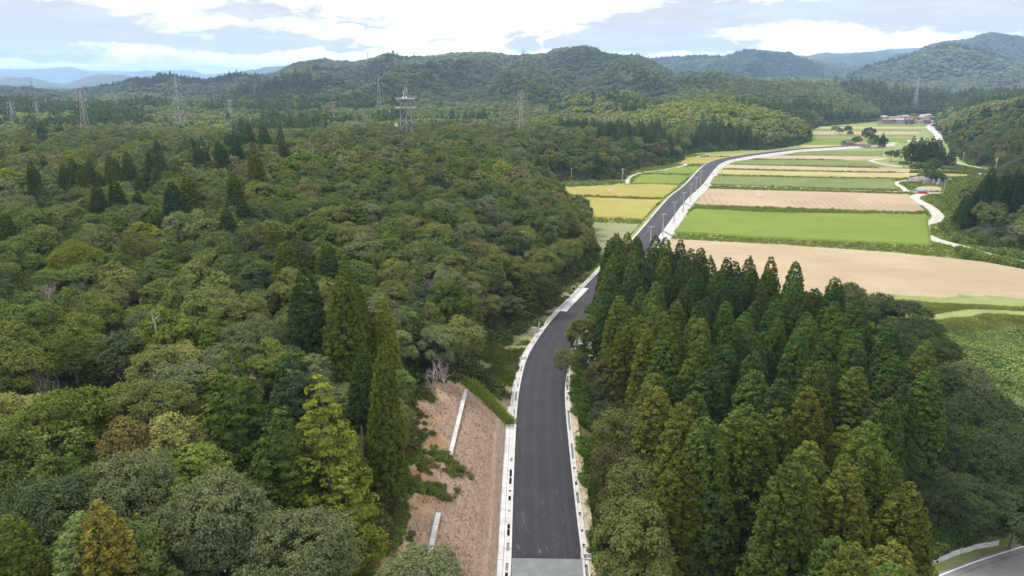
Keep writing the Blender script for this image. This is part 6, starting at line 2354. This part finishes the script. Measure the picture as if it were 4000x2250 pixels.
sheet(2090, 1318, 1.5, 1.7, .5, math.radians(-25), 'white board leaning beside the left kerb under the trees')
sheet(2074, 1312, .9, .9, .9, math.radians(20), 'small white board left of the leaning one', lift=.4)
sheet(2105, 1292, .45, 1.7, .1, math.radians(60), 'narrow white sign standing right of the leaning board', lift=.3)
sheet(2202, 1100, .5, 1.5, .1, math.radians(50), 'narrow white sign by the gravel turnout', lift=.4)
sheet(2202, 1114, .6, .6, .6, 0, 'small pale box like sign below the turnout sign', lift=.1)
sheet(2386, 706, 1.6, 1.0, .0, 0, 'white notice board at the dark trees by the left lane', lift=.8)
sheet(2151, 729, 1.2, 2.2, .0, 0, 'white gate post at the left end of the dirt lane', lift=.0)
sheet(2984, 596, 4.2, 1.2, .0, 0, 'white notice boards where the road meets the forest foot', lift=.8)
# culvert and ditch beside the apron
q = hit(2240, 1132, 400)
root = empty('culvert', tuple(q), math.radians(20)); tag(root, 'dark square culvert mouth below the gravel turnout', 'culvert')
mb = MB(); mb.box((0, 0, .3), (1.4, .3, 1.0)); mb.build('headwall', GCON, root)
mb = MB(); mb.box((0, -.17, .35), (.8, .06, .7)); mb.build('opening_shade', plain('shade_black', (.01, .01, .01), .9, .1), root)  # black plate on the headwall, the shade of the mouth put into colour
A, B_ = hit(2236, 1136, 400), hit(2206, 1165, 400)
root = empty('ditch', tuple(A)); tag(root, 'narrow concrete ditch running from the culvert to the trees', 'ditch')
dv = B_ - A
for s in (-1, 1):
    mb = MB(); mb.tube([(s * .3, 0, .1), (dv[0] + s * .3, dv[1], dv[2] + .1)], .09, 4); mb.build('side_wall', GCON, root)
mb = MB(); mb.box((dv[0], dv[1] - .4, dv[2] + .2), (1.4, 1.0, .6), .4); mb.build('outlet_block', WCON, root)
# survey markers on the slope
for (px, py, lab) in [(1572, 1562, 'small white marker post at the top left of the cut slope'), (1570, 1918, 'small white marker post above the middle of the cut slope'), (1602, 1494, 'white marker post under the thin cedar'), (1446, 2085, 'white stone marker on the bare orange soil')]:
    q = hit(px, py, 200)
    o = MB(); o.box((0, 0, .35), (.14, .14, .9)); o = o.build('marker_post', WHIP); o.location = tuple(q)
    tag(o, lab, 'marker', 'survey markers on the slope')
# corrugated barrier sheets along the lower road
A, B_ = G(3470, 2278, .9), G(3895, 2128, .9)
C_ = [G(*p, .9) for p in [(3440, 2290), (3600, 2225), (3760, 2160), (3900, 2128)]]
pl = resample([c[:2] for c in C_], 1.0)
root = empty('barrier_fence', (pl[0][0], pl[0][1], .85)); tag(root, 'low white sheet metal barrier beside the lower right road', 'fence')
WSH = plain('dull_white_sheet', (.50, .52, .55), .45, .2, 1.5, metal=.2)
step = 2
for i in range(0, len(pl) - step, step):
    a, b_ = pl[i] - pl[0], pl[i + step] - pl[0]
    d_ = b_ - a
    L_ = float(np.linalg.norm(d_))
    mb = MB()
    for k in range(8):
        mb.box((L_ * (k + .5) / 8 - L_ / 2, .02 if k % 2 else -.02, .38), (L_ / 8 + .005, .03, .75))
    q = mb.build('sheet', WSH, root)
    q.location = ((a[0] + b_[0]) / 2, (a[1] + b_[1]) / 2, GR.uniform(-.06, .06))
    q.rotation_euler = (GR.uniform(-.12, .12), 0, math.atan2(d_[1], d_[0]))
    mb = MB(); mb.tube([(a[0], a[1], -.3), (a[0], a[1], 1.15)], .035, 5); mb.build('post', STEEL, root)


# ---------------------------------------------------------------- bare and dead trees
def dead_tree(px, py, h, label, seed, spread=.6, n0=4, thick=.16, col_=None, lean=0.0, twigs=True, world_=None):
    R = np.random.default_rng(seed)
    if world_ is None:
        x, y, z = top_hit(px, py, h)
    else:
        x, y, z = world_
    mb, tw = MB(), MB()
    def grow(p, d, L, r, lev):
        pts, rad = [p], [r]
        k = 4
        for i in range(k):
            d = (d + Vector(R.normal(size=3)) * .16 + Vector((0, 0, .06))).normalized()
            p = p + d * L / k
            pts.append(p); rad.append(r * (1 - .6 * (i + 1) / k))
        (mb if lev < 2 else tw).tube(pts, rad, 5 if lev < 2 else 3, cap=False)
        if lev >= 4: return
        nb = [5, 4, 4, 3][lev]
        for j in range(nb):
            f = R.uniform(.35, 1.0)
            q = pts[int(f * k)]
            nd = (d + Vector(R.normal(size=3)) * (spread * 1.3) + Vector((0, 0, .22))).normalized()
            grow(q, nd, L * R.uniform(.5, .72), r * .45, lev + 1)
    grow(Vector((0, 0, -.3)), Vector((lean, 0, 1)).normalized(), h * .45, thick, 0)
    root = empty('dead_tree', (x, y, z)); tag(root, label, 'dead tree', 'bare and dead trees of the woodland')
    m_ = col_ or DEADBARK
    mb.build('trunk', m_, root); tw.build('branches', m_, root)


PURP = plain('purple_twigs', (.19, .14, .145), .9, .2, 3.0)
for i, (dx, dy, h, lab, pp) in enumerate(DEADLIST):
    dead_tree(dx * D, dy * D, h, lab, 300 + i, col_=PURP if pp else None, thick=.26 if i < 2 else .19, spread=.7, lean=.25 if i % 3 == 1 else 0)
# snag: broken bleached trunk
x, y, z = top_hit(395 * D, 790 * D, 11)
mb = MB(); mb.tube([(0, 0, 0), (-.2, 0, 6), (-.5, 0, 9.5), (-.75, 0, 11)], [.28, .22, .17, .05], 7)
for k, (zz, a) in enumerate([(8, .3), (8.8, 2.4), (9.6, 4.4), (10.2, 1.0), (7.2, 3.6)]):
    mb.tube([(-.4, 0, zz), (-.4 + math.cos(a) * .8, math.sin(a) * .8, zz + .5)], [.08, .03], 5)
o = mb.build('tree_snag', DEADBARK); o.location = (x, y, z); tag(o, 'broken bleached snag sticking up in the middle of the left forest', 'dead tree')
# two bare standing trunks at the foot of the thin cedar
for (px, py, h, lab) in [(1422, 1880, 7, 'straight bare trunk left of the thin cedar by the slope'), (1498, 1940, 8, 'straight bare trunk under the thin cedar by the slope')]:
    q = hit(px, py, 200)
    root = empty('bare_tree', tuple(q)); tag(root, lab, 'bare tree', 'bare trunks by the slope')
    mb = MB(); mb.tube([(0, 0, -.3), (0, 0, h * .5), (.1, 0, h)], [.26, .2, .1], 8)
    for k in range(7):
        a = k * 2.4; zz = h * (.45 + k * .07); mb.tube([(.05, 0, zz), (math.cos(a) * .9, math.sin(a) * .9, zz + .2)], [.05, .015], 4)
    o = mb.build('trunk', plain('reddish_bark', (.17, .115, .095), .9, .3, 3.0) if 'reddish_bark' not in MATS else MATS['reddish_bark'], root)

# ---------------------------------------------------------------- air
mb = MB()
mb.box((0, 14900, 262), (46000, 30600, 650))
hz = mb.build('haze', [])
m = bpy.data.materials.new('haze')
m.use_nodes = True
T = NT(m.node_tree)
T.t.nodes.clear()
o_ = T.n('ShaderNodeOutputMaterial')
pv = T.n('ShaderNodeVolumePrincipled')
pv.inputs['Color'].default_value = HAZE_COL
pv.inputs['Density'].default_value = HAZE_D
pv.inputs['Anisotropy'].default_value = 0.0
T.t.links.new(pv.outputs[0], o_.inputs['Volume'])
hz.data.materials.append(m)
tag(hz, 'thin bluish haze over the whole valley', None, None, 'stuff')
